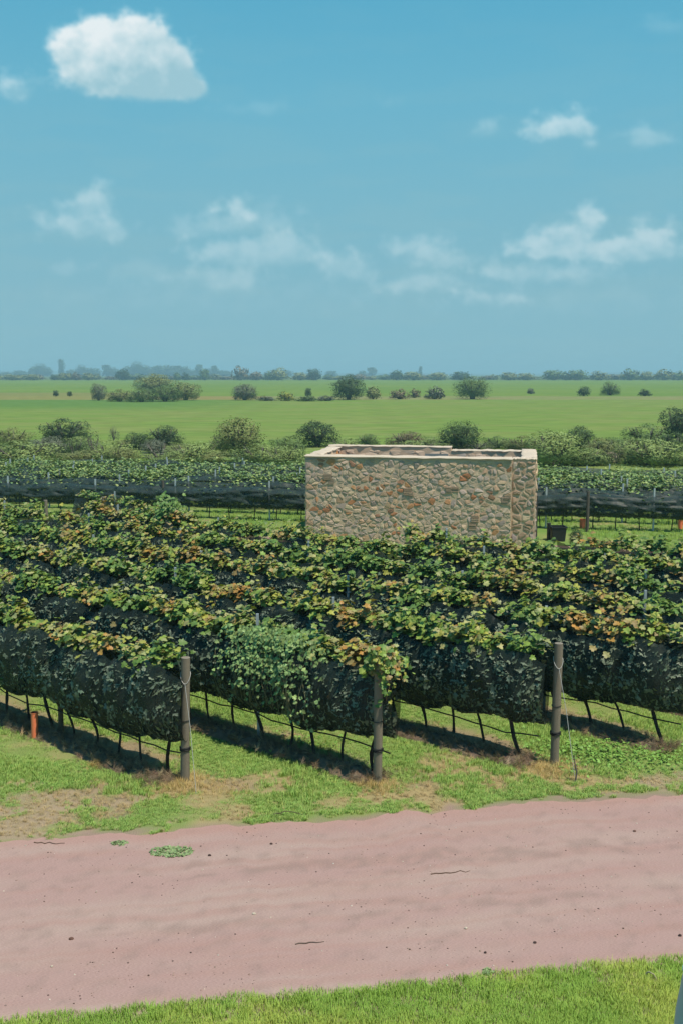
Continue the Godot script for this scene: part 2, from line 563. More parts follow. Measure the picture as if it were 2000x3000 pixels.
func field_colour(p: Vector2) -> Color:
	var n1 := fbm(noise_c, p.x * 0.25, p.y * 0.25)
	var n2 := fbm(noise_c, p.x * 0.6, p.y * 2.2)
	if p.y < 60.0: return lin(0.194, 0.272, 0.051).lerp(lin(0.298, 0.252, 0.087), clampf(n1, 0, 0.5))
	var c := lin(0.225, 0.326, 0.090)
	if p.y < 250.0:
		c = lin(0.186, 0.282, 0.067).lerp(lin(0.229, 0.285, 0.087), clampf(n2 * 1.4 + 0.4, 0, 1))
		if p.y > 170.0 and p.x < -5.0 - (p.y - 170.0) * 0.1: c = c.lerp(lin(0.136, 0.246, 0.063), clampf((p.y - 170.0) / 30.0, 0, 1) * clampf((-p.x - 10.0) / 25.0, 0, 1))
	elif p.y < 290.0:
		c = lin(0.225, 0.280, 0.100).lerp(lin(0.277, 0.272, 0.119), clampf(n2 * 2.0 + 0.5, 0, 1))
		if p.x < -20.0 and p.x > -65.0: c = c.lerp(lin(0.298, 0.239, 0.093), 0.6)
		if p.x < -55.0: c = lin(0.255, 0.255, 0.094)
	elif p.y < 1020.0:
		c = lin(0.164, 0.260, 0.057).lerp(lin(0.194, 0.280, 0.063), clampf(n1 * 1.5 + 0.5, 0, 1))
		if p.y < 340.0 and p.x < -58.0: c = lin(0.234, 0.250, 0.088)
	else:
		c = lin(0.148, 0.199, 0.063)
	return c

# ------------------------------------------------------------------ stone building
const FL := Vector2(-1.25, 36.95)
const BX := Vector2(0.98, -0.20)
const BZ := Vector2(0.168, 0.986)
func bp(u: float, y: float, d: float) -> Vector3:     # along the front, up, into the building
	return W(FL + BX * u + BZ * d, y)

func clip_poly(poly: PackedVector2Array, mid: Vector2, dir: Vector2) -> PackedVector2Array:
	var out := PackedVector2Array()
	for k in poly.size():
		var a := poly[k]
		var b := poly[(k + 1) % poly.size()]
		var da := (a - mid).dot(dir)
		var db := (b - mid).dot(dir)
		if da <= 0.0: out.append(a)
		if (da < 0.0 and db > 0.0) or (da > 0.0 and db < 0.0): out.append(a.lerp(b, da / (da - db)))
	return out

func cells(w: float, h: float, count: int, squash: float) -> Array:      # an irregular pattern of rubble
	var seeds := PackedVector2Array()
	var nx := int(round(sqrt(count * w / h / squash)))
	var ny := int(ceil(float(count) / nx))
	for r in ny:
		for q in nx:
			seeds.append(Vector2((q + 0.5 + (0.5 if r % 2 else 0.0) + rng.randf_range(-0.62, 0.62)) / nx * w, (r + 0.5 + rng.randf_range(-0.55, 0.55)) / ny * h))
	var list := []
	var st := Vector2(1.0 / squash, 1.0)
	for k in seeds.size():
		var poly := PackedVector2Array([Vector2(0, 0), Vector2(w, 0), Vector2(w, h), Vector2(0, h)])
		for j in seeds.size():
			if j == k: continue
			var dd := (seeds[j] - seeds[k]) * st
			if dd.length() > 1.1: continue
			poly = clip_poly(poly, (seeds[j] + seeds[k]) * 0.5, dd * st)
			if poly.size() < 3: break
		if poly.size() >= 3: list.append(poly)
	return list

func stone_mesh(poly: PackedVector2Array, gap: float, proud: float, col: Color, place: Callable) -> ArrayMesh:
	var c := Vector2()
	for p in poly: c += p
	c /= poly.size()
	var ring := PackedVector2Array()
	for k in poly.size():              # cut the corners so that the stone is rounded
		var a := poly[k]
		var b := poly[(k + 1) % poly.size()]
		if a.distance_to(b) < 0.03: continue
		ring.append(a.lerp(b, rng.randf_range(0.10, 0.26))); ring.append(a.lerp(b, rng.randf_range(0.74, 0.90)))
	if ring.size() < 4: return null
	var s := Shape.new()
	var tilt := Vector2(rng.randf_range(-0.12, 0.12), rng.randf_range(-0.22, 0.12))
	var rings := []
	for lay in [[1.0, -0.02], [1.0, proud * 0.55], [0.66, proud]]:
		var line := []
		for p in ring:
			var dv: Vector2 = p - c
			var q: Vector2 = c + dv * maxf(0.35, 1.0 - gap / maxf(dv.length(), 0.05)) * lay[0]
			var dep: float = lay[1] + (tilt.dot(q - c) if lay[1] > 0.0 else 0.0) + (rng.randf_range(-0.006, 0.006) if lay[1] > 0.0 else 0.0)
			line.append(place.call(q.x, q.y, -dep))
		rings.append(line)
	var m := ring.size()
	for l in 2:
		for k in m:
			var k2 := (k + 1) % m
			s.quad(rings[l][k], rings[l + 1][k], rings[l + 1][k2], rings[l][k2], col)
	var top: Vector3 = place.call(c.x, c.y, -proud * 1.12)
	for k in m: s.tri(rings[2][k], top, rings[2][(k + 1) % m], col)
	return s.mesh()

func poly_area(p: PackedVector2Array) -> float:
	var a := 0.0
	for k in p.size(): a += p[k].cross(p[(k + 1) % p.size()])
	return absf(a) * 0.5

func stone_colour() -> Color:
	var q := rng.randf()
	var c: Color
	if q < 0.30: c = lin(0.557, 0.423, 0.314)
	elif q < 0.55: c = lin(0.480, 0.384, 0.326)
	elif q < 0.74: c = lin(0.599, 0.447, 0.308)
	elif q < 0.87: c = lin(0.397, 0.315, 0.278)
	elif q < 0.97: c = lin(0.529, 0.340, 0.221)
	else: c = lin(0.529, 0.252, 0.110)
	return jit(c, 0.16)

func build_building() -> void:
	var b := thing("stone_building", bp(4.04, 0, 2.5), "roofless rubble stone building with pale coping standing behind the front vines", "building")
	var off := b.position
	var hgt := 3.2
	var wid := 7.92
	var seam := 7.12
	var dep := 5.1
	var th := 0.45
	var mor := lin(0.73, 0.53, 0.385)
	var at := func(u: float, y: float, d: float) -> Vector3: return bp(u, y, d) - off
	# wall cores: left stretch proud of the right pier
	var wall := func(u0: float, u1: float, d0: float, d1: float, h: float, called: String) -> MeshInstance3D:
		var s := Shape.new()
		var X: Vector3 = at.call(u1, 0, d0) - at.call(u0, 0, d0)
		var Z: Vector3 = at.call(u0, 0, d1) - at.call(u0, 0, d0)
		s.box(at.call(u0, -0.1, d0), X, Vector3.UP * (h + 0.1), -Z * -1.0, mor)
		return part(called, s.mesh(), M.mortar, b)
	var front: MeshInstance3D = wall.call(0.0, seam, 0.0, th, hgt - 0.05, "front_wall")
	var pier: MeshInstance3D = wall.call(seam, wid, 0.10, th, hgt - 0.05, "pier")
	var left: MeshInstance3D = wall.call(0.0, th, th, dep - th, hgt - 0.05, "side_wall")
	var right: MeshInstance3D = wall.call(wid - th, wid, th, dep - th, hgt - 0.05, "side_wall")
	var back: MeshInstance3D = wall.call(0.0, 4.75, dep - th, dep, hgt + 0.00, "back_wall")
	var back2: MeshInstance3D = wall.call(4.75, wid, dep - th, dep, hgt - 0.12, "back_wall")
	# the floor inside
	var fs := Shape.new()
	fs.quad(at.call(th, 0.03, th), at.call(th, 0.03, dep - th), at.call(wid - th, 0.03, dep - th), at.call(wid - th, 0.03, th), lin(0.24, 0.19, 0.14))
	part("floor", fs.mesh(), M.soil, b)
	# stones of the front wall, each its own piece
	var rust := [[1185, 1440], [1180, 1462], [1172, 1530], [1168, 1508], [1170, 1560], [1222, 1475], [1143, 1447], [1115, 1432], [975, 1394], [1090, 1397], [1280, 1463], [1015, 1465], [1040, 1465], [1390, 1455], [1475, 1442], [1430, 1432], [960, 1490], [968, 1480], [898, 1462], [925, 1489], [998, 1372], [1372, 1397], [1500, 1375], [1345, 1548], [1395, 1538], [1180, 1485], [1240, 1472], [1075, 1430]]
	var brown := [[1187, 1415], [1122, 1510], [1145, 1500], [1065, 1430], [1420, 1465], [1450, 1445], [945, 1352], [1030, 1330 + 20]]
	var slabs := [[970, 1405], [1212, 1440], [1335, 1435], [1490, 1463], [1400, 1525]]
	var px2u := func(px: float) -> float: return (px - 896.0) / 612.0 * seam
	var px2y := func(px: float, py: float) -> float:
		var top := 1330.0 + (px - 896.0) * 0.0205
		return hgt - (py - top) / 268.0 * hgt
	var placef := func(x: float, y: float, d: float) -> Vector3: return at.call(x, y, d)
	var list := cells(seam, hgt - 0.12, 600, 1.25)
	var sizes := []
	for poly in list: sizes.append(poly_area(poly))
	var ranked := sizes.duplicate()
	ranked.sort()
	var limit: float = ranked[maxi(0, ranked.size() - 250)]
	var small := Shape.new()
	var which := -1
	for poly in list:
		which += 1
		var c := Vector2()
		for p in poly: c += p
		c /= poly.size()
		var col := stone_colour()
		var lay := false
		for r in rust:
			if Vector2(px2u.call(r[0]), px2y.call(r[0], r[1])).distance_to(c) < 0.10: col = jit(lin(0.400, 0.150, 0.058), 0.2)
		for r in brown:
			if Vector2(px2u.call(r[0]), px2y.call(r[0], r[1])).distance_to(c) < 0.12: col = jit(lin(0.32, 0.16, 0.095), 0.15)
		for r in slabs:
			if Vector2(px2u.call(r[0]), px2y.call(r[0], r[1])).distance_to(c) < 0.16: lay = true
		if lay:
			var lo := Vector2(99, 99); var hi := Vector2(-99, -99)
			for p in poly:
				lo = lo.min(p); hi = hi.max(p)
			var n := 4
			for k in n:
				var y0 := lerpf(lo.y, hi.y, (k + 0.12) / n)
				var y1 := lerpf(lo.y, hi.y, (k + 0.86) / n)
				var x0 := lerpf(lo.x, c.x, 0.12 + rng.randf() * 0.1)
				var x1 := lerpf(hi.x, c.x, 0.12 + rng.randf() * 0.1)
				var sl := Shape.new()
				sl.box(at.call(x0, y0, -rng.randf_range(0.025, 0.045)), at.call(x1, y0, 0) - at.call(x0, y0, 0), Vector3.UP * (y1 - y0), at.call(x0, y0, 0.06) - at.call(x0, y0, 0), jit(lin(0.44, 0.31, 0.22), 0.12))
				part("slab", sl.mesh(), M.stone, front)
			continue
		var flush := rng.randf() < 0.3 and col.r < 0.55 and col.g / col.r > 0.7
		var m := stone_mesh(poly, rng.randf_range(0.02, 0.04) if flush else rng.randf_range(0.004, 0.028), 0.005 if flush else rng.randf_range(0.006, 0.024), col.lerp(mor, 0.5) if flush else col.lerp(mor, 0.15), placef)
		if m and sizes[which] >= limit: part("stone", m, M.stone, front)
		elif m:
			var arr := m.surface_get_arrays(0)
			var k0 := small.v.size()
			small.v.append_array(arr[Mesh.ARRAY_VERTEX]); small.n.append_array(arr[Mesh.ARRAY_NORMAL]); small.c.append_array(arr[Mesh.ARRAY_COLOR])
			for id in arr[Mesh.ARRAY_INDEX]: small.i.append(id + k0)
	part("small_stones", small.mesh(), M.stone, front, "stuff")
	# the pier at the right
	for poly in cells(wid - seam - 0.02, hgt - 0.12, 50, 1.2):
		var pl := func(x: float, y: float, d: float) -> Vector3: return at.call(seam + 0.01 + x, y, d + 0.10)
		var col := jit(lin(0.430, 0.300, 0.210), 0.12) if rng.randf() < 0.7 else stone_colour()
		var m := stone_mesh(poly, 0.03, rng.randf_range(0.015, 0.04), col, pl)
		if m: part("stone", m, M.stone, pier)
	# stones of the other walls, joined: they show only as a strip above the front wall
	var joins := [
		[func(x: float, y: float, d: float) -> Vector3: return at.call(4.72 - x, y, dep + -d), 4.70, hgt - 0.15, 150, back],
		[func(x: float, y: float, d: float) -> Vector3: return at.call(wid - x, y, dep - d), wid - 4.80, hgt - 0.22, 90, back2],
		[func(x: float, y: float, d: float) -> Vector3: return at.call(th + x, y, dep - th + d), 4.3, hgt - 0.14, 140, back],
		[func(x: float, y: float, d: float) -> Vector3: return at.call(4.77 + x, y, dep - th + d), 2.68, hgt - 0.22, 90, back2],
		[func(x: float, y: float, d: float) -> Vector3: return at.call(-0.0 + d, y, dep - x), dep, hgt - 0.12, 150, left],
		[func(x: float, y: float, d: float) -> Vector3: return at.call(wid - d, y, 0.12 + x), dep - 0.15, hgt - 0.12, 150, right],
		[func(x: float, y: float, d: float) -> Vector3: return at.call(wid - th + d, y, dep - th - x), dep - 2.0 * th, hgt - 0.12, 120, right],
		[func(x: float, y: float, d: float) -> Vector3: return at.call(th - d, y, th + x), dep - 2.0 * th, hgt - 0.12, 120, left],
		[func(x: float, y: float, d: float) -> Vector3: return at.call(wid - th - x, y, th - d), wid - 2.0 * th, hgt - 0.12, 160, front],
	]
	var jn := 0
	for j in joins:
		var all := Shape.new()
		for poly in cells(j[1], j[2], j[3], 1.3):
			var inner: bool = jn == 2 or jn == 3
			var col := jit(lin(0.80, 0.59, 0.45), 0.07) if inner and rng.randf() < 0.85 else stone_colour()
			var m := stone_mesh(poly, 0.012 if inner else 0.03, rng.randf_range(0.006, 0.016) if inner else rng.randf_range(0.02, 0.05), col, j[0])
			if m:
				var arr := m.surface_get_arrays(0)
				var k0 := all.v.size()
				all.v.append_array(arr[Mesh.ARRAY_VERTEX]); all.n.append_array(arr[Mesh.ARRAY_NORMAL]); all.c.append_array(arr[Mesh.ARRAY_COLOR])
				for id in arr[Mesh.ARRAY_INDEX]: all.i.append(id + k0)
		part("stones", all.mesh(), M.stone, j[4], "stuff")
		jn += 1
	# coping: thin uneven pale mortar caps
	var cap := lin(0.68, 0.57, 0.46)
	var cope := func(u0: float, u1: float, d0: float, d1: float, h: float, parent: Node) -> void:
		var long_u: bool = absf(u1 - u0) > absf(d1 - d0)
		var n := 26
		var pts := PackedVector3Array(); var cols := PackedColorArray()
		var s := Shape.new()
		for r in 6:
			for q in n + 1:
				var a := q / float(n)
				var wob := fbm(noise_b, a * 7.0 + u0, h * 3.0 + d0 + (0.0 if r < 3 else 5.0)) * 0.07
				var v: float = [0.0, 0.0, 0.18, 0.82, 1.0, 1.0][r]
				var y: float = h + [-0.015, 0.012, 0.03, 0.028, 0.012, -0.015][r] + fbm(noise_b, a * 11.0 + d0, u0 + r) * 0.035
				var side: float = -wob if r < 3 else wob
				var u: float = lerpf(u0, u1, a) if long_u else lerpf(u0, u1, v) + side
				var d: float = lerpf(d0, d1, v) + side if long_u else lerpf(d0, d1, a)
				pts.append(at.call(u, y, d)); cols.append(jit(cap, 0.07))
		s.grid(n + 1, 6, pts, cols)
		part("coping", s.mesh(), M.mortar, parent)
	cope.call(-0.03, seam + 0.02, -0.06, th * 0.55, hgt - 0.05, front)
	cope.call(-0.02, seam, th * 0.62, th + 0.03, hgt - 0.045, front)
	cope.call(seam + 0.02, wid + 0.03, 0.07, th + 0.03, hgt - 0.04, pier)
	cope.call(th + 0.03, -0.03, th + 0.04, dep - th - 0.03, hgt - 0.045, left)
	cope.call(wid + 0.03, wid - th - 0.03, th + 0.04, dep - th - 0.03, hgt - 0.045, right)
	cope.call(-0.03, 4.78, dep - th - 0.03, dep - 0.18, hgt + 0.005, back)
	cope.call(-0.03, 4.78, dep - 0.16, dep + 0.03, hgt - 0.005, back)
	cope.call(4.79, wid + 0.03, dep - th - 0.03, dep + 0.03, hgt - 0.115, back2)
	# the end of the higher back wall
	# blue grey slatted shutter set in the inner face of the back wall
	var sh := Shape.new()
	sh.box(at.call(3.75, 1.45, dep - th - 0.09), at.call(4.65, 0, 0) - at.call(3.75, 0, 0), Vector3.UP * 1.5, at.call(0, 0, 0.05) - at.call(0, 0, 0), lin(0.20, 0.22, 0.22))
	var shut := part("shutter", sh.mesh(), M.plastic, b)
	for k in 9:
		var sl := Shape.new()
		sl.box(at.call(3.78, 1.50 + k * 0.155, dep - th - 0.115), at.call(4.62, 0, 0) - at.call(3.78, 0, 0), Vector3.UP * 0.11, at.call(0, 0, 0.02) - at.call(0, 0, 0), lin(0.34, 0.38, 0.38) if k < 8 else lin(0.26, 0.33, 0.36))
		part("slat", sl.mesh(), M.plastic, shut)
	# dark drain pipe at the right-hand corner
	var pp := Shape.new()
	pp.tube([at.call(wid + 0.07, 0, 0.3), at.call(wid + 0.07, 1.9, 0.3)], [0.022, 0.022], 10, lin(0.05, 0.05, 0.05))
	part("drain_pipe", pp.mesh(), M.plastic, b)

# ------------------------------------------------------------------ front vineyard
func row_point(q: float, t: float, u := 0.0) -> Vector2:     # u towards the camera
	return ROWN * (q - u) + ROWDIR * t

func row_span(k: int) -> Vector2:       # from the end post to the far end, as far as the picture could see
	var q: float = row_q[k]
	var t0 := -30.0
	while t0 < 60.0:
		var p := row_point(q, t0)
		if k == 8 and p.x > -6.4:
			t0 += 0.05
			continue
		if front_line(p) >= 0.0 and p.x < p.y * 0.36 + 3.6: break
		t0 += 0.05
	var t1 := t0
	while t1 < t0 + 45.0:
		var p := row_point(q, t1)
		if p.x < -p.y * 0.36 - 3.2: break
		if k != 8 and p.y > 27.7 - maxf(p.x, 0.0) * 0.14 + clampf((-1.5 - p.x) * 0.95, 0.0, 5.4): break
		if p.y > 36.5: break
		t1 += 0.05
	return Vector2(t0, t1)

var ORD := ["first", "second", "third", "fourth", "fifth", "sixth", "seventh", "eighth", "short farthest left"]

func profile(a: float) -> Vector2:      # net cross-section; 0 at the upper edge on the camera's side, 1 at the upper edge behind
	var th := lerpf(-0.92, PI + 0.92, a)
	return Vector2(cos(th) * 0.35, 1.10 - sin(th) * (0.60 if sin(th) > 0.0 else 0.78) + (0.0 if sin(th) < 0.0 else sin(th) * 0.05))

func build_front_vines() -> void:
	for k in row_q.size():
		var sp := row_span(k)
		if sp.y - sp.x < 0.8: continue
		var q: float = row_q[k]
		var far: float = row_point(q, (sp.x + sp.y) * 0.5).y
		var has_post := k < 3
		# vines
		var nth := 0
		var t := sp.x + 0.3
		while t < sp.y - 0.3:
			grapevine(k, q, t, sp, nth)
			nth += 1
			t += (0.62 if k < 4 else 0.92) + rng.randf_range(-0.05, 0.05)
		net_for_row(k, q, sp)
		# drip line
		var s := Shape.new()
		var pts := []; var rad := []
		var tt := sp.x
		while tt < sp.y:
			pts.append(W(row_point(q, tt, 0.05 + fbm(noise_b, tt, q) * 0.05), 0.46 + fbm(noise_b, tt * 0.8, q) * 0.09)); rad.append(0.011)
			tt += 0.3
		if k < 5:
			s.tube(pts, rad, 6, lin(0.012, 0.012, 0.014))
			tag(part("drip_line", s.mesh(), M.rubber, self), "thin black drip irrigation hose strung under the %s vine row from the road" % ORD[k], "hose", "drip hoses under the front vine rows")
			berm(k, q, sp)
		# stakes
		var st: float = sp.x + [3.05, 2.75, 4.2, 2.5, 3.0, 1.0, 2.0, 3.5, 1.5][k]
		while st < sp.y:
			var wooden: bool = (k == 0 and st < sp.x + 4.0) or rng.randf() < 0.2
			var o := thing("vine_stake", W(row_point(q, st)), ("weathered brown wooden stake" if wooden else "slim pale grey metal stake") + " rising through the %s vine row from the road" % ORD[k], "stake", "stakes in the %s vine row" % ORD[k])
			var sh := Shape.new()
			var top := rng.randf_range(1.95, 2.15)
			if wooden: sh.tube([Vector3(0, -0.1, 0), Vector3(0.01, 0.9, 0), Vector3(0.02, top - 0.1, 0)], [0.045, 0.042, 0.036], 8, lin(0.16, 0.115, 0.075))
			else: sh.box(Vector3(-0.022, -0.1, 0.022), Vector3(0.045, 0, 0), Vector3(0, top + 0.1, 0), Vector3(0, 0, -0.045), lin(0.36, 0.40, 0.42))
			part("shaft", sh.mesh(), M.wood if wooden else M.metal, o)
			var hk := Shape.new()
			hk.box(Vector3(-0.05, top - 0.35, 0.028), Vector3(0.1, 0, 0), Vector3(0, 0.02, 0), Vector3(0, 0, -0.05), lin(0.30, 0.32, 0.33))
			part("wire_clip", hk.mesh(), M.metal, o)
			st += rng.randf_range(3.6, 4.6)
	end_post(W(ground(543, 2290)), 1.90, Vector3(0.05, 0, 0.03), "grey wooden end post of the leftmost netted row, lower part wrapped in black netting", true)
	end_post(W(ground(1105, 2294)), 1.86, Vector3(0.01, 0, 0), "grey wooden end post of the middle row, its top hidden under vine leaves", false)
	end_post(W(ground(1622, 2241)), 1.93, Vector3(0.02, 0, 0), "grey wooden end post at the right, bare top with taut wire loop", true)
	end_post(W(Vector2(-8.0, 35.3)), 1.9, Vector3(0.02, 0, 0), "wooden end post at the far left end, nearer the stone building", false)
	end_post(W(Vector2(-9.65, 34.4)), 1.9, Vector3(-0.03, 0, 0), "wooden end post at the far left end, nearer the picture edge", false)

func end_post(at: Vector3, h: float, lean: Vector3, label: String, wire: bool) -> void:
	var o := thing("end_post", at, label, "post", "")
	var s := Shape.new()
	var pts := []; var rad := []
	for k in 9:
		var y := -0.15 + (h + 0.15) * k / 8.0
		pts.append(Vector3(lean.x * y / h, y, lean.z * y / h)); rad.append(0.068 - 0.004 * k / 8.0 + rng.randf_range(-0.002, 0.002))
	s.tube(pts, rad, 18, lin(0.270, 0.235, 0.180), true, lin(0.36, 0.32, 0.26))
	part("shaft", s.mesh(), M.wood, o)
	var b := Shape.new()
	for j in 3:
		var y: float = [0.50, 0.53, 0.95][j]
		var f := y / h
		var ring := []; var rr := []
		for a in 25:
			var th := TAU * a / 24.0
			ring.append(Vector3(lean.x * f + cos(th) * 0.072, y + sin(th * 2.0) * 0.006, lean.z * f + sin(th) * 0.072)); rr.append(0.014 if j < 2 else 0.006)
		b.tube(ring, rr, 6, lin(0.012, 0.012, 0.013), false)
	part("tie", b.mesh(), M.rubber, o)
	if wire:
		var wv := Shape.new()
		var ty := h - 0.38
		# a loop round the post drawn down to a knot at the front, then a wire to its ground anchor
		var lp := []; var lr := []
		for a in 25:
			var th := TAU * a / 24.0
			var fr := 0.5 + 0.5 * sin(th)
			lp.append(Vector3(lean.x * 0.85 + cos(th) * 0.072, ty + 0.17 - 0.17 * pow(fr, 2.0), lean.z * 0.85 + sin(th) * 0.072)); lr.append(0.0045)
		wv.tube(lp, lr, 5, lin(0.45, 0.45, 0.43), false)
		var knot := Vector3(lean.x * 0.85, ty, lean.z * 0.85 + 0.078)
		wv.tube([knot, knot + Vector3(0.09, -0.6, 0.17), knot + Vector3(0.20, -ty - 0.05, 0.42)], [0.0045, 0.0045, 0.0045], 5, lin(0.45, 0.45, 0.43), false)
		part("tension_wire", wv.mesh(), M.metal, o)

func grapevine(k: int, q: float, t: float, sp: Vector2, nth: int) -> void:
	var base := W(row_point(q, t))
	var label := "crooked dark trunked grapevine in the %s row from the road, %s" % [ORD[k], ["nearest its end post", "second from its end post", "third from its end post", "fourth from its end post", "fifth from its end post"][mini(nth, 4)]]
	if k == 3 or nth > 4: label = "crooked dark trunked grapevine in the %s row from the road, well along it" % ORD[k]
	var side: String = "left" if base.x < base.z * 0.11 else ("right" if base.x > -base.z * 0.11 else "middle")
	if k >= 4 or k == 3 or nth > 4:
		label = "%s in the %s row from the road, %s third" % ["olive leaved grapevine" if k >= 4 else "dark trunked netted grapevine", ORD[k], side]
	var o := thing("grapevine", base, label, "grapevine", "grapevines of the %s row, %s" % [ORD[k], side])
	var dirw := Vector3(ROWDIR.x, 0, -ROWDIR.y)
	var cam := Vector3(-ROWN.x, 0, ROWN.y)
	# trunk
	var s := Shape.new()
	var lean := rng.randf_range(-0.04, 0.24) + (0.10 if k > 1 else 0.0)
	var girth := rng.randf_range(0.75, 1.25)
	var bend := rng.randf_range(-0.07, 0.07)
	var pts := []; var rad := []
	for a in 7:
		var y := -0.05 + a * 0.13
		pts.append(dirw * (lean * pow(y / 0.7, 1.4) if y > 0 else 0.0) + dirw * bend * sin(y * 5.0) + cam * (0.03 * sin(y * 7.0 + nth)) + Vector3.UP * y)
		rad.append(rng.randf_range(0.019, 0.028) * girth + (0.02 if a == 0 else 0.0))
	s.tube(pts, rad, 7, jit(lin(0.052, 0.040, 0.032), 0.2))
	part("trunk", s.mesh(), M.bark, o)
	# leaves
	var cp := Copies.new()
	var near := base.z > -22.0
	var ntop := 420 if k < 4 else (470 if k < 8 else 110)
	var nside := 620 if k < 4 else (330 if k < 8 else 120)
	for i in ntop:
		var dt := rng.randf_range(-0.5, 0.5)
		var tt := t + dt
		if tt < sp.x - 0.05: continue
		var crest := 1.68 + fbm(noise_b, tt * 0.9, q * 3.0) * 0.20
		var dens := fbm(noise_a, tt * 2.4, q * 5.0)
		if rng.randf() < clampf(-dens * 2.4 - 0.02, 0.0, 0.88): continue
		var u := rng.randfn(-0.03 + fbm(noise_b, tt * 0.7, q + 9.0) * 0.16, 0.115)
		var y := crest + 0.16 - u * u * 1.2 + rng.randf_range(-0.12, 0.12)
		if fbm(noise_b, tt * 5.0, q * 7.0) > 0.32: y += rng.randf_range(0.0, 0.26)
		var p := dirw * dt + cam * u + Vector3.UP * y
		put_leaf(cp, p, (Vector3.UP * 0.9 + cam * (u * 1.5 + 0.15)).normalized(), rng.randf_range(0.065, 0.13), vine_colour(base.x + p.x, base.z + p.z, 0.15 if k < 4 else 0.0))
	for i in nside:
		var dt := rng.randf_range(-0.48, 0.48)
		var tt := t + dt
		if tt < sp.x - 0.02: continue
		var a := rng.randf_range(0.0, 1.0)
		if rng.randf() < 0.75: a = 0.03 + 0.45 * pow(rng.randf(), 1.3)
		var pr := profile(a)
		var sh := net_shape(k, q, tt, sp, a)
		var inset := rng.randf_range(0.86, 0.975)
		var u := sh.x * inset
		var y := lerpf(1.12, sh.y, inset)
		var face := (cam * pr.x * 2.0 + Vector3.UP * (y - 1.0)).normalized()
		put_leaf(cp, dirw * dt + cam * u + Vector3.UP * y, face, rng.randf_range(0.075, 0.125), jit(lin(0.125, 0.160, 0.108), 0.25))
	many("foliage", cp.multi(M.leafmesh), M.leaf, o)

func net_shape(k: int, q: float, t: float, sp: Vector2, a: float) -> Vector2:     # (towards the camera, up)
	var pr := profile(a)
	var w := fbm(noise_b, t * 0.9, q * 2.0 + a * 1.2)
	var lump := fbm(noise_b, t * 2.3 + q, a * 4.0 + q) * 0.35 + fbm(noise_b, t * 8.5, a * 13.0 + q * 3.0) * 0.45
	var f := 1.0 + w * 0.42 + lump * 0.15
	var close := smoothstep(sp.x - 0.12, sp.x + 0.42, t)
	f *= lerpf(0.28, 1.0, close)
	var x := pr.x * f
	var y := 1.12 + (pr.y - 1.12) * (1.0 + w * 0.12 + lump * 0.10) * lerpf(0.85, 1.0, close)
	y += fbm(noise_a, t * 1.6, q * 4.0) * 0.14
	if a < 0.16 or a > 0.84: y += fbm(noise_b, t * 1.3, q * 2.0 + round(a) * 5.0) * 0.14
	return Vector2(x, y)

func net_for_row(k: int, q: float, sp: Vector2) -> void:
	var s := Shape.new()
	var step := 0.05 if k < 4 else 0.08
	var m := 33 if k < 4 else 23
	var n := int((sp.y - sp.x + 0.1) / step)
	var pts := PackedVector3Array(); var cols := PackedColorArray()
	for j in m:
		var a := j / (m - 1.0)
		for i in n:
			var t := sp.x - 0.08 + i * step
			var sh := net_shape(k, q, t, sp, a)
			var rip := fbm(noise_b, t * 14.0, a * 26.0 + q) * 0.022 + fbm(noise_b, t * 5.0 + a * 9.0, a * 8.0 - t * 3.0 + q) * 0.02
			pts.append(W(row_point(q, t, sh.x * (1.0 + rip * 2.0)), sh.y + rip * 0.6))
			cols.append(jit(lin(0.013, 0.022, 0.018), 0.1))
	s.grid(n, m, pts, cols)
	tag(part("shade_net", s.mesh(), M.net, self), "dark green black netting wrapped round the %s vine row from the road" % ORD[k], "netting", "nets on the front vine rows")

func berm(k: int, q: float, sp: Vector2) -> void:
	var s := Shape.new()
	var pts := PackedVector3Array(); var cols := PackedColorArray()
	var n := int((sp.y - sp.x + 0.2) / 0.07)
	for j in 13:
		var a := j / 12.0
		for i in n:
			var t := sp.x + 0.05 + i * 0.07
			var fade := smoothstep(0.0, 0.35, t - sp.x) * (0.75 + 0.5 * fbm(noise_b, t * 0.8, q))
			var u := lerpf(-0.14, 0.44, a)
			var y := sin(a * PI) * 0.15 * fade + fbm(noise_b, t * 9.0, a * 9.0 + q) * 0.03 * sin(a * PI) + fbm(noise_b, t * 3.0, a * 3.0 + q) * 0.03 * sin(a * PI) - (0.03 if j == 0 or j == 12 else 0.0)
			# columns must run to the right as seen from the road
			pts.append(W(row_point(q, t, -u + 0.30 * 1.0), y)); cols.append(jit(lin(0.200, 0.145, 0.105), 0.25))
	s.grid(n, 13, pts, cols)
	var o := part("soil_ridge", s.mesh(), M.soil, self, "structure")
	tag(o, "ridge of dark crumbly mulch along the foot of the %s vine row" % ORD[k], "soil")
	var cp := Copies.new()
	for i in int((sp.y - sp.x) * 130):
		var t := rng.randf_range(sp.x, sp.y)
		var u := rng.randfn(0.15, 0.16)
		var p := W(row_point(q, t, u), 0.07 + rng.randf_range(0, 0.07) * exp(-pow((u - 0.15) / 0.15, 2)))
		var y := Vector3(rng.randf_range(-1, 1), rng.randf_range(-0.2, 0.7), rng.randf_range(-1, 1)).normalized()
		var x := y.cross(Vector3.UP).normalized()
		cp.put(p, x * 0.1, y * rng.randf_range(0.04, 0.16), x.cross(y) * 0.1, jit(lin(0.22, 0.155, 0.105) if rng.randf() < 0.7 else lin(0.40, 0.30, 0.19), 0.3))
	tag(many("mulch_twigs", cp.multi(M.dry), M.grass, self), "dry twigs and roots strewn on the mulch under the %s row" % ORD[k], "twigs")

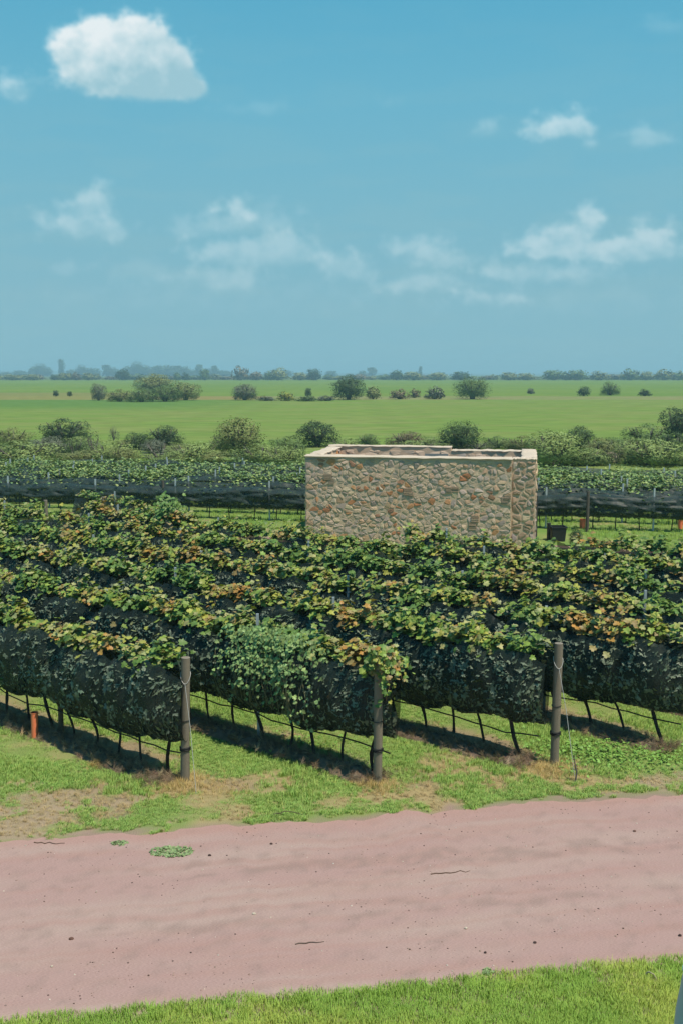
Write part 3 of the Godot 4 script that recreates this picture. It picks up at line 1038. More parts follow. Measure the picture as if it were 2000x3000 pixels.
# ------------------------------------------------------------------ rear vineyard
func build_rear_vines() -> void:
	var a := ground(100, 1503)
	var b := ground(1990, 1556)
	var e := (b - a).normalized()
	var g := Vector2(-e.y, e.x)
	var start := a - e * 7.0
	var length := a.distance_to(b) + 13.0
	var dens := [12, 40, 260, 360, 380, 200, 60]
	for k in 7:
		var off := g * (k * 1.95)
		var wide := length + k * 2.0
		var name_k: String = ORD[k]
		var o := thing("vine_row", W(start + off), "green vine row, %s from the front of the rear vineyard behind the building" % name_k, "vine row", "")
		var E := Vector3(e.x, 0, -e.y)
		var G := Vector3(g.x, 0, -g.y)
		var cp := Copies.new()
		for i in int(wide * dens[k]):
			var t := rng.randf_range(0, wide)
			var u := rng.randfn(0, 0.28)
			var top := 1.32 + fbm(noise_b, t * 0.5, k * 7.0) * 0.22
			if rng.randf() < clampf(-fbm(noise_a, t * 0.8, k * 9.0) * 1.5, 0, 0.8): continue
			var y := top + rng.randf_range(-0.3, 0.2) - u * u
			put_leaf(cp, E * t + G * u + Vector3.UP * y, Vector3.UP, rng.randf_range(0.085, 0.14), jit(lin(0.165, 0.250, 0.085) if rng.randf() < 0.7 else lin(0.26, 0.32, 0.10), 0.3))
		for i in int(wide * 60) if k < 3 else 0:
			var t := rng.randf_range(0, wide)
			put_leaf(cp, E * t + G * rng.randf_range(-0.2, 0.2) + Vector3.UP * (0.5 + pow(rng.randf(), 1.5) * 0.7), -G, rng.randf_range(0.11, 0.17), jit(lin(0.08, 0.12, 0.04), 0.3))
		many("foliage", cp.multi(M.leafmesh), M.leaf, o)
		if k < 2:
			var t := 0.4
			while t < wide:
				var s := Shape.new()
				var l := rng.randf_range(-0.08, 0.08)
				s.tube([E * t + Vector3(0, -0.1, 0), E * (t + l * 0.5) + Vector3(0, 0.3, 0), E * (t + l) + Vector3(0, 0.7, 0)], [0.026, 0.02, 0.02], 5, lin(0.05, 0.042, 0.035))
				part("trunk", s.mesh(), M.bark, o)
				t += rng.randf_range(0.75, 1.2)
		# net: hanging curtain with slack folds
		var s := Shape.new()
		var pts := PackedVector3Array(); var cols := PackedColorArray()
		var n := int(wide / 0.12)
		for j in 15:
			var v := j / 14.0
			for i in n:
				var t := i * 0.12
				var sag := fbm(noise_a, t * 0.55, k * 3.0) * 0.10 - 0.09 * pow(sin(t * PI / 4.3), 2.0)
				var yt := 1.36 + sag
				var yb := 0.44 + fbm(noise_a, t * 0.5, k * 5.0 + 40.0) * 0.14
				var y := lerpf(yt, yb, v)
				var u := -0.26 - 0.16 * sin(v * PI) + fbm(noise_b, t * 0.8, v * 4.0 + k) * 0.16 + fbm(noise_b, t * 2.0, v * 12.0 + k) * 0.05
				if v < 0.15: u += (0.15 - v) * 1.0
				if v > 0.9: u += (v - 0.9) * 1.8
				pts.append(W(start + off + e * t + g * u, y)); cols.append(jit(lin(0.023, 0.038, 0.036), 0.1))
		s.grid(n, 15, pts, cols)
		tag(part("shade_net", s.mesh(), M.net, self), "dark netting curtain hung on the %s row of the rear vineyard" % name_k, "netting", "nets of the rear vineyard")
		# stakes
		var t := rng.randf_range(0.5, 3.0)
		while t < wide:
			var st := thing("steel_stake", W(start + off + e * t - g * 0.02), "slim pale steel stake standing in the %s row of the rear vineyard" % name_k, "stake", "steel stakes of the rear vineyard")
			var sh := Shape.new()
			sh.box(Vector3(-0.03, -0.1, 0.03), Vector3(0.06, 0, 0), Vector3(0, 1.68 + rng.randf_range(-0.04, 0.1), 0), Vector3(0, 0, -0.06), lin(0.42, 0.48, 0.50))
			part("shaft", sh.mesh(), M.metal, st)
			t += rng.randf_range(3.2, 4.4)
	# outer pieces in front of the net
	for q in [[1718, 1556], [480, 1515]]:
		var p := ground(q[0], q[1])
		var o := thing("end_post", W(p), "dark wooden post in front of the rear vineyard net, " + ("right of the stone building" if q[0] > 1000 else "left of the stone building"), "post")
		var s := Shape.new()
		s.tube([Vector3(0, -0.1, 0), Vector3(0, 1.55, 0)], [0.07, 0.062], 10, lin(0.13, 0.12, 0.105))
		part("shaft", s.mesh(), M.wood, o)

# ------------------------------------------------------------------ bushes and trees
func crown(lobes: Array, leaves: int, size: float, sd: int, hole: float) -> ArrayMesh:      # crown of many small leaf clusters, 1 unit high and about 1 wide
	var r := RandomNumberGenerator.new()
	r.seed = sd
	var s := Shape.new()
	var total := 0.0
	for l in lobes: total += l[3] * l[3]
	var nz := FastNoiseLite.new()
	nz.seed = sd; nz.frequency = 3.2
	for l in lobes:
		for k in int(leaves * l[3] * l[3] / total):
			var d := Vector3(r.randfn(), r.randfn(), r.randfn()).normalized()
			if d.y < -0.5 and r.randf() < 0.6: d.y *= -1.0
			var c := Vector3(l[0], l[1], l[2])
			var dep := 1.0 - pow(r.randf(), 2.0) * 0.45 + (r.randf() * 0.16 if r.randf() < 0.25 else 0.0)
			var p: Vector3 = c + Vector3(d.x, d.y * l[4], d.z) * l[3] * dep
			if p.y < 0.02: continue
			if nz.get_noise_3dv(p) < -hole: continue
			p += Vector3(nz.get_noise_3dv(p * 2.0), nz.get_noise_3dv(p * 2.0 + Vector3.ONE * 7.0), nz.get_noise_3dv(p * 2.0 + Vector3.ONE * 17.0)) * 0.10 + Vector3(nz.get_noise_3dv(p * 0.6), nz.get_noise_3dv(p * 0.6 + Vector3.ONE * 5.0), nz.get_noise_3dv(p * 0.6 + Vector3.ONE * 11.0)) * 0.14
			var nrm := (d + Vector3(r.randf_range(-1, 1), r.randf_range(-1, 1), r.randf_range(-1, 1)) * 0.7).normalized()
			var x := nrm.cross(Vector3(r.randf_range(-1, 1), r.randf_range(-1, 1), r.randf_range(-1, 1))).normalized()
			var y := nrm.cross(x)
			var z := size * r.randf_range(0.6, 1.3)
			var tone := r.randf_range(0.82, 1.2) * (1.0 + 0.45 * nz.get_noise_3dv(p * 0.9))
			var col := Color(tone, tone, tone * r.randf_range(0.85, 1.1))
			s.quad(p - x * z, p + y * z * 0.6, p + x * z, p - y * z * 0.6, col)
	# shade leaves as parts of one crown surface
	var k2 := 0
	while k2 < s.n.size():
		var ctr := s.v[k2] - Vector3(0, 0.35, 0)
		for j in 6: s.n[k2 + j] = (s.n[k2 + j] * (1.0 if s.n[k2 + j].dot(ctr) > 0 else -1.0) + ctr.normalized() * 1.8).normalized()
		k2 += 6
	return s.mesh()

func trunk_mesh(sd: int, stems: int, reach: float) -> ArrayMesh:
	var r := RandomNumberGenerator.new()
	r.seed = sd
	var s := Shape.new()
	for k in stems:
		var a := TAU * k / stems + r.randf()
		var d := Vector3(cos(a), 0, sin(a))
		s.tube([Vector3(d.x * 0.02, -0.06, d.z * 0.02), d * reach * 0.35 + Vector3.UP * 0.22, d * reach * 0.8 + Vector3.UP * 0.5, d * reach * 1.1 + Vector3.UP * 0.78], [0.035, 0.026, 0.016, 0.006], 5, Color(1, 1, 1))
		for j in 2:
			var b := a + r.randf_range(-1.2, 1.2)
			var e := Vector3(cos(b), 0, sin(b))
			s.tube([d * reach * 0.5 + Vector3.UP * 0.3, d * reach * 0.5 + e * reach * 0.6 + Vector3.UP * 0.62], [0.014, 0.005], 4, Color(1, 1, 1))
	return s.mesh()

var crowns := []
var trunks := []
var protos := {}
var tones := {
	"dark": [Color(0.064, 0.106, 0.045), "dark green"], "deep": [Color(0.048, 0.083, 0.042), "very dark green"], "mid": [Color(0.125, 0.190, 0.070), "mid green"],
	"olive": [Color(0.205, 0.235, 0.090), "olive green"], "light": [Color(0.245, 0.320, 0.110), "light green"], "brown": [Color(0.184, 0.157, 0.093), "brownish"],
	"grey": [Color(0.152, 0.173, 0.125), "grey green"], "yellow": [Color(0.272, 0.288, 0.064), "yellow green"],
}

func bush(px: float, base_y: float, w_px: float, h_px: float, tone: String, shape: int, called: String, label: String, group: String, plain := false) -> Node3D:
	var p := ground(px, base_y)
	var key := "%s%d%s" % [tone, shape, "p" if plain else ""]
	var o: Node3D
	var metres := p.length() / F
	if protos.has(key + called):
		o = protos[key + called].duplicate()
		o.name = numbered(called)
		add_child(o)
	else:
		o = Node3D.new()
		o.name = numbered(called)
		add_child(o)
		var mt: StandardMaterial3D = M.bush.duplicate()
		mt.albedo_color = tones[tone][0].linear_to_srgb()
		part("crown", crowns[shape], mt, o)
		var bk := StandardMaterial3D.new()
		bk.albedo_color = Color(0.12, 0.105, 0.085).linear_to_srgb()
		bk.roughness = 0.9
		part("trunk", trunks[shape % trunks.size()], bk, o)
		protos[key + called] = o
	o.position = W(p)
	var w := w_px * metres * 1.05
	var h := h_px * metres * 1.04
	o.rotation.y = rng.randf() * TAU
	o.scale = Vector3(w, h, w)
	tag(o, label, "bush" if called.contains("bush") else "tree", group)
	return o

func build_bushes() -> void:
	var sets := [
		[[0.0, 0.5, 0.0, 0.36, 1.25], [0.0, 0.2, 0.0, 0.40, 0.6], [0.18, 0.42, 0.1, 0.30, 1.2], [-0.2, 0.40, -0.05, 0.30, 1.2], [0.0, 0.40, -0.2, 0.30, 1.2], [0.03, 0.40, 0.22, 0.28, 1.2]],
		[[-0.22, 0.55, 0.0, 0.26, 1.4], [0.0, 0.16, 0.0, 0.40, 0.5], [0.2, 0.48, 0.08, 0.28, 1.3], [0.0, 0.60, -0.1, 0.24, 1.5], [0.05, 0.32, 0.18, 0.26, 1.1], [-0.1, 0.35, -0.24, 0.24, 1.2]],
		[[-0.28, 0.42, 0.0, 0.21, 1.6], [0.0, 0.16, 0.0, 0.44, 0.5], [0.02, 0.58, 0.05, 0.24, 1.6], [0.28, 0.40, -0.03, 0.21, 1.5], [0.0, 0.34, -0.22, 0.24, 1.3], [0.05, 0.30, 0.22, 0.22, 1.3], [-0.12, 0.3, 0.1, 0.22, 1.2]],
		[[0.0, 0.62, 0.0, 0.26, 1.2], [0.0, 0.3, 0.0, 0.26, 1.1], [0.12, 0.1, 0.1, 0.24, 1.0], [0.15, 0.72, 0.08, 0.2, 1.2], [-0.17, 0.66, 0.03, 0.2, 1.2], [0.03, 0.50, -0.16, 0.22, 1.2], [0.0, 0.8, 0.0, 0.16, 1.2]],
	]
	for k in sets.size():
		crowns.append(crown(sets[k], 9500, 0.016, 100 + k, [0.40, 0.30, 0.34, 0.25][k]))
		trunks.append(trunk_mesh(200 + k, [4, 5, 6, 2][k], [0.2, 0.25, 0.28, 0.08][k]))
	crowns.append(crown(sets[2], 2600, 0.018, 300, 0.05))      # 4: thin, twiggy
	crowns.append(crown(sets[0], 900, 0.055, 301, 0.45))       # 5, 6, 7: far copies
	crowns.append(crown(sets[2], 900, 0.055, 302, 0.45))
	crowns.append(crown(sets[3], 900, 0.055, 303, 0.4))
	var where := "in the scrub belt"
	var belt := [
		[191, 1294, 150, 68, "deep", 2, "broad very dark green bush %s, second dark clump from the left edge" % where],
		[40, 1305, 120, 52, "olive", 2, "olive bush at the left picture edge %s" % where],
		[140, 1340, 120, 62, "grey", 1, "grey green low bush below the broad dark bush at the left"],
		[222, 1345, 80, 66, "dark", 4, "thin dark bush below the broad dark bush at the left"],
		[482, 1302, 125, 56, "deep", 2, "wide dark flat topped bush between pale shrubs, left of centre"],
		[405, 1316, 75, 50, "dark", 1, "small dark bush hugging the left end of the wide flat topped one"],
		[452, 1326, 84, 40, "grey", 0, "pale grey rounded bush in front of the wide flat topped one"],
		[702, 1334, 160, 116, "olive", 1, "tallest feathery olive brown bush left of the stone building"],
		[845, 1348, 118, 76, "mid", 1, "mid green bush just left of the building, in front of a dark one"],
		[930, 1308, 124, 78, "deep", 1, "dark green bush showing just above the building's left end"],
		[765, 1356, 170, 58, "light", 2, "light green low bush at the foot of the tallest feathery one"],
		[325, 1352, 170, 60, "light", 2, "light olive low bush left of centre at the rear vineyard's edge"],
		[60, 1358, 230, 66, "light", 2, "light green spreading bush at the lower left of the scrub belt"],
		[570, 1356, 190, 62, "light", 2, "light green spreading bush between the flat topped and feathery bushes"],
		[275, 1346, 70, 86, "grey", 4, "bare twiggy grey bush with visible stems, left"],
		[335, 1290, 40, 44, "grey", 4, "tiny pale bare bush on the meadow edge between two dark bushes"],
		[640, 1300, 60, 30, "olive", 4, "low faint olive bush left of the feathery one"],
		[1345, 1316, 130, 84, "dark", 0, "round dark green bush standing alone above the building's back wall"],
		[1190, 1306, 130, 44, "brown", 2, "grey brown low bush behind the middle of the building"],
		[1076, 1304, 80, 34, "mid", 2, "small mid green bush left of the grey brown one behind the building"],
		[1455, 1312, 90, 36, "mid", 2, "small mid green bush right of the round dark one"],
		[1530, 1322, 130, 46, "olive", 2, "low olive bush above the building's right end"],
		[1625, 1364, 190, 104, "light", 1, "large light green bush touching the building's right corner"],
		[1692, 1322, 100, 74, "dark", 1, "dark grey green bush above the large light one"],
		[1755, 1352, 110, 70, "olive", 2, "dark olive bush beside the pale boulder"],
		[1615, 1312, 110, 44, "olive", 2, "soft olive bush behind the building's right corner"],
		[1890, 1312, 150, 70, "mid", 2, "wide mid green bush in the right of the scrub belt"],
		[1985, 1282, 120, 86, "deep", 1, "tall dark bush at the right picture edge, highest of the belt"],
		[1975, 1322, 90, 56, "dark", 2, "lower dark bush at the right picture edge"],
		[1905, 1362, 210, 78, "light", 1, "light green soft bush at the lower right of the belt"],
		[1838, 1336, 76, 40, "yellow", 2, "yellow green small bush right of the pale boulder"],
		[1805, 1356, 60, 50, "grey", 4, "bare grey twiggy bush right behind the pale boulder"],
		[1010, 1322, 120, 40, "light", 2, "light green low bush behind the building's left end"],
	]
	for q in belt: bush(q[0], q[1], q[2], q[3], q[4], q[5], "bush", q[6], "bushes of the scrub belt")
	# filler scrub between them: each a bush of its own
	for k in 50:
		var x := rng.randf_range(-60, 2060)
		var side := "left side" if x < 500 else ("left of centre" if x < 1000 else ("right of centre" if x < 1550 else "right side"))
		var y := rng.randf_range(1304, 1364)
		if x > 900 and x < 1560 and y > 1325: continue
		bush(x, y, rng.randf_range(80, 190), rng.randf_range(30, 60) * (1.0 if y > 1325 else 0.6), ["light", "olive", "mid", "grey", "light"][k % 5], [2, 1, 2, 4, 2][k % 5], "low_bush", "low soft %s bush filling the %s of the scrub belt" % [tones[["light", "olive", "mid", "grey", "light"][k % 5]][1], side], "low %s filler bushes, %s of the scrub belt" % [tones[["light", "olive", "mid", "grey", "light"][k % 5]][1], side])
	var mid := [
		[1020, 1171, 106, 74, "dark", 0, "large dark round tree bush in the middle of the field edge"],
		[1092, 1169, 48, 38, "olive", 5, "olive bush touching the right side of the large dark one"],
		[1168, 1169, 60, 30, "brown", 6, "brown bush, first of three small ones right of the large dark one"],
		[1214, 1165, 36, 26, "brown", 6, "small brown bush, second of three right of the large dark one"],
		[1273, 1169, 64, 38, "grey", 6, "grey green bush, third of three right of the large dark one"],
		[1383, 1169, 112, 66, "mid", 0, "broad mid green domed bush on the field edge right of centre"],
		[1553, 1154, 24, 18, "grey", 6, "tiny grey bush on the field edge above the building's right end"],
		[1708, 1160, 40, 28, "dark", 5, "small dark bush left of the round mid green one at the right"],
		[1785, 1158, 60, 40, "mid", 2, "round mid green bush on the field edge at the right"],
		[1887, 1160, 38, 20, "dark", 6, "flat dark bush on the field edge near the right picture edge"],
		[290, 1173, 46, 50, "grey", 1, "grey bush at the left end of the large grove"],
		[455, 1150, 130, 54, "olive", 0, "domed olive tree bush rising at the back of the large grove"],
		[350, 1176, 80, 36, "olive", 2, "low olive bush at the left front of the large grove"],
		[415, 1177, 90, 40, "mid", 2, "mid green low bush in the front middle of the large grove"],
		[485, 1176, 100, 50, "mid", 1, "mid green bush at the right front of the large grove"],
		[545, 1172, 90, 54, "olive", 1, "light olive bush at the right end of the large grove"],
		[718, 1172, 86, 48, "grey", 1, "grey green solitary bush on the field edge left of centre"],
		[165, 1161, 18, 18, "dark", 5, "left one of two tiny dark bushes by the yellow field strip"],
		[205, 1161, 16, 15, "dark", 5, "right one of two tiny dark bushes by the yellow field strip"],
		[838, 1174, 60, 26, "yellow", 6, "yellow green low bush right of the grey solitary one"],
		[903, 1162, 22, 26, "dark", 5, "small upright dark bush left of the large dark round one"],
		[900, 1175, 70, 16, "mid", 6, "low mid green brush at the foot of the small upright one"],
		[955, 1174, 60, 16, "grey", 6, "low grey brush left of the large dark round one"],
		[780, 1174, 60, 14, "grey", 6, "low grey brush left of the yellow green bush"],
	]
	for q in mid: bush(q[0], q[1], q[2], q[3], q[4], q[5], "bush", q[6], "bushes along the field edge")
	# hedge at the far side of the upper field
	var hedge := [[360, 42, 30, "deep"], [600, 30, 32, "mid"], [705, 54, 38, "brown"], [815, 60, 34, "olive"], [920, 44, 32, "deep"], [785, 30, 26, "mid"], [750, 40, 24, "brown"], [880, 44, 22, "olive"], [545, 26, 22, "dark"], [520, 22, 22, "mid"], [1160, 40, 28, "dark"], [1210, 60, 24, "olive"], [1280, 60, 22, "olive"], [1350, 60, 24, "dark"], [1490, 56, 22, "olive"], [1540, 50, 20, "olive"], [1620, 64, 28, "mid"], [1690, 58, 28, "mid"], [1655, 30, 24, "dark"], [1755, 62, 24, "olive"], [1845, 56, 30, "mid"], [1890, 40, 24, "olive"], [1945, 60, 30, "olive"], [1985, 40, 24, "mid"], [190, 44, 20, "olive"], [260, 40, 20, "olive"], [225, 30, 22, "brown"], [100, 40, 16, "olive"], [160, 24, 16, "dark"], [40, 60, 16, "olive"]]
	for q in hedge:
		bush(q[0], 1114, q[1] * 1.1, q[2] * 1.08, q[3], 5 + int(q[0]) % 2, "hedge_bush", "hazy %s bush in the far hedge along the upper field" % tones[q[3]][1], "%s bushes of the far hedge" % tones[q[3]][1])
	for k in 46:
		bush(k * 46 + rng.randf_range(-30, 10), 1112.5, rng.randf_range(36, 80), rng.randf_range(10, 19), ["olive", "mid", "olive", "brown"][k % 4], 6, "low_hedge_bush", "low hazy %s bush in the far hedge line, %s" % [tones[["olive", "mid", "olive", "brown"][k % 4]][1], ["left third", "middle third", "right third", "right third"][k / 15]], "low %s bushes of the far hedge line, %s" % [tones[["olive", "mid", "olive", "brown"][k % 4]][1], ["left third", "middle third", "right third", "right third"][k / 15]])
	# tall hazy trees far beyond
	var far := [[120, 46, 46, 0], [182, 26, 58, 7], [240, 34, 42, 0], [212, 40, 26, 5], [315, 38, 40, 7], [345, 40, 26, 5], [403, 46, 54, 0], [440, 60, 36, 5], [485, 70, 42, 5], [525, 40, 38, 7], [545, 34, 38, 5], [583, 30, 42, 7], [630, 34, 38, 7], [665, 40, 22, 5], [1090, 40, 32, 7], [1230, 14, 36, 7], [60, 50, 22, 5], [280, 40, 30, 5], [970, 40, 22, 5], [840, 40, 24, 5], [100, 34, 36, 5], [140, 34, 34, 0], [262, 44, 32, 5], [330, 40, 34, 0], [375, 44, 38, 5], [420, 50, 42, 0], [462, 46, 38, 5], [505, 50, 38, 0], [565, 40, 26, 5], [610, 44, 30, 0], [650, 30, 24, 5], [20, 40, 16, 5], [1060, 30, 22, 5]]
	for q in far:
		var o := bush(q[0], 1103.4, q[1], q[2] * 0.82, "dark", q[3], "far_tree", "blue hazy tall tree standing beyond the far hedge on the horizon", "hazy trees on the horizon")

# ------------------------------------------------------------------ grass and weeds
func build_grass() -> void:
	var near_d := (road_d - road_c).normalized()
	var nn := Vector2(near_d.y, -near_d.x)
	var cp := Copies.new()
	for k in 58000:
		var p := road_c + near_d * rng.randf_range(-4.5, 12.0) + nn * (0.02 + pow(rng.randf(), 0.8) * 2.2)
		p += nn * fbm(noise_b, p.x * 2.0, 4.0) * 0.05
		if absf(p.x) > p.y * 0.36 + 3.2: continue
		var n1 := fbm(noise_a, p.x * 1.6, p.y * 1.6)
		var dist := (p - road_c).dot(nn)
		var h := rng.randf_range(0.035, 0.075) * (1.25 if dist < 0.25 else 1.0)
		var c := lin(0.215, 0.350, 0.065).lerp(lin(0.340, 0.410, 0.085), clampf(n1 * 1.3 + 0.10 + smoothstep(0.1, 0.8, dist) * 0.5 + rng.randf_range(-0.3, 0.3), 0, 1))
		var a := rng.randf() * TAU
		cp.put(W(p, -0.005), Vector3(cos(a), 0, sin(a)) * 0.055, Vector3.UP * h, Vector3(-sin(a), 0, cos(a)) * 0.055, jit(c, 0.2))
	tag(many("lawn_grass", cp.multi(M.turf), M.grass, self), "short bright green lawn grass along the near edge of the road", "grass")
	# rough grass of the verge and between the rows
	cp = Copies.new()
	var dryc := Copies.new()
	for k in 310000:
		var z := 12.4 + pow(rng.randf(), 1.5) * 20.0
		var x := rng.randf_range(-1, 1) * (z * 0.36 + 3.2)
		var p := Vector2(x, z)
		var gc := ground_colour(p)
		var green := gc.g / maxf(gc.r, 0.01)
		if road_side(p) + fbm(noise_b, p.x * 1.6, p.y * 1.6) * 0.3 < 0.12: continue
		var a := rng.randf() * TAU
		var w := rng.randf_range(0.05, 0.09)
		if rng.randf() < smoothstep(0.78, 1.12, green):
			var tall := 0.03 + 0.075 * clampf(fbm(noise_a, x + 20.0, z) + 0.35, 0, 1) * (1.0 if front_line(p) > -0.6 else 0.55)
			cp.put(W(p, 0.0), Vector3(cos(a), 0, sin(a)) * w, Vector3.UP * rng.randf_range(0.6, 1.3) * tall, Vector3(-sin(a), 0, cos(a)) * w, jit(lin(0.190, 0.350, 0.080).lerp(lin(0.340, 0.390, 0.120), rng.randf() * 0.8), 0.25))
		elif rng.randf() < 0.22:
			dryc.put(W(p, 0.0), Vector3(cos(a), 0, sin(a)) * w, Vector3.UP * rng.randf_range(0.02, 0.07), Vector3(-sin(a), 0, cos(a)) * w, jit(lin(0.42, 0.32, 0.165), 0.25))
	for q in [[545, 2300, 0.32, 500], [510, 2310, 0.2, 150], [1625, 2250, 0.28, 300], [1590, 2262, 0.3, 180], [1110, 2305, 0.2, 200], [1075, 2295, 0.15, 120], [290, 2240, 0.12, 80], [650, 2335, 0.3, 90]]:
		var c := ground(q[0], q[1])
		for k in q[3]:
			var p: Vector2 = c + Vector2(rng.randfn(), rng.randfn() * 0.8) * q[2]
			var a := rng.randf() * TAU
			dryc.put(W(p, -0.01), Vector3(cos(a), 0, sin(a)) * 0.07, Vector3.UP * rng.randf_range(0.05, 0.20) * exp(-p.distance_to(c) / q[2] * 0.4), Vector3(-sin(a), 0, cos(a)) * 0.07, jit(lin(0.46, 0.35, 0.155), 0.3))
	tag(many("rough_grass", cp.multi(M.tuft), M.grass, self), "rough green grass on the verge and between the front vine rows", "grass")
	tag(many("dry_grass", dryc.multi(M.dry), M.grass, self), "dry straw coloured grass round the post feet and on the verge", "grass")
	# broad-leaved weeds beside the right post
	cp = Copies.new()
	for q in [[1760, 2205, 0.6, 620], [1860, 2225, 0.45, 330], [1700, 2195, 0.35, 240], [870, 2180, 0.35, 150]]:
		var c := ground(q[0], q[1])
		for k in q[3]:
			var p: Vector2 = c + Vector2(rng.randfn() * 1.3, rng.randfn() * 0.6) * q[2]
			put_leaf(cp, W(p, rng.randf_range(0.02, 0.09)), Vector3.UP, rng.randf_range(0.03, 0.055), jit(lin(0.190, 0.340, 0.065), 0.2))
	tag(many("leafy_weeds", cp.multi(M.leafmesh), M.leaf, self), "bright green leafy weeds on the ground right of the right post", "weeds")
	# grass strip in front of the rear vineyard
	cp = Copies.new()
	for k in 9000:
		var z := rng.randf_range(34.0, 46.0)
		var x := rng.randf_range(-1, 1) * z * 0.36
		if Vector2(x, z).distance_to(Vector2(3.5, 38.5)) < 5.5: continue
		cp.put(W(Vector2(x, z), 0.0), Vector3(0.16, 0, 0), Vector3.UP * rng.randf_range(0.05, 0.16), Vector3(0, 0, 0.16), jit(lin(0.155, 0.255, 0.045), 0.25))
	tag(many("meadow_grass", cp.multi(M.tuft), M.grass, self), "bright green grass strip in front of the rear vineyard", "grass")

# ------------------------------------------------------------------ small things
func lump(r: Vector3, col: Color, sd: int) -> ArrayMesh:
	var g := RandomNumberGenerator.new()
	g.seed = sd
	var s := Shape.new()
	var rings := []
	for a in 5:
		var line := []
		var ph := lerpf(-0.45, 1.0, a / 4.0) * PI * 0.5
		for b in 8:
			var th := TAU * b / 8.0
			var k := g.randf_range(0.78, 1.15)
			line.append(Vector3(cos(th) * cos(ph) * r.x * k, sin(ph) * r.y, sin(th) * cos(ph) * r.z * k))
		rings.append(line)
	for a in 4:
		for b in 8:
			s.quad(rings[a][b], rings[a + 1][b], rings[a + 1][(b + 1) % 8], rings[a][(b + 1) % 8], col)
	return s.mesh()

func stick(called: String, x0: float, y0: float, x1: float, y1: float, r: float, col: Color, label: String, bow := 0.004) -> void:
	var a := W(ground(x0, y0), 0.016)
	var b := W(ground(x1, y1), 0.016)
	var s := Shape.new()
	var pts := []; var rad := []
	for k in 9:
		var f := k / 8.0
		pts.append((b - a) * f + Vector3(0, sin(f * PI) * bow, (fbm(noise_b, f * 6.0, x0)) * 0.05)); rad.append(r * (1.0 - 0.6 * f))
	s.tube(pts, rad, 6, col)
	var d := (b - a) / 9.0
	var o := part(called, s.mesh(), M.bark, self)
	o.position = a
	tag(o, label, "stick")

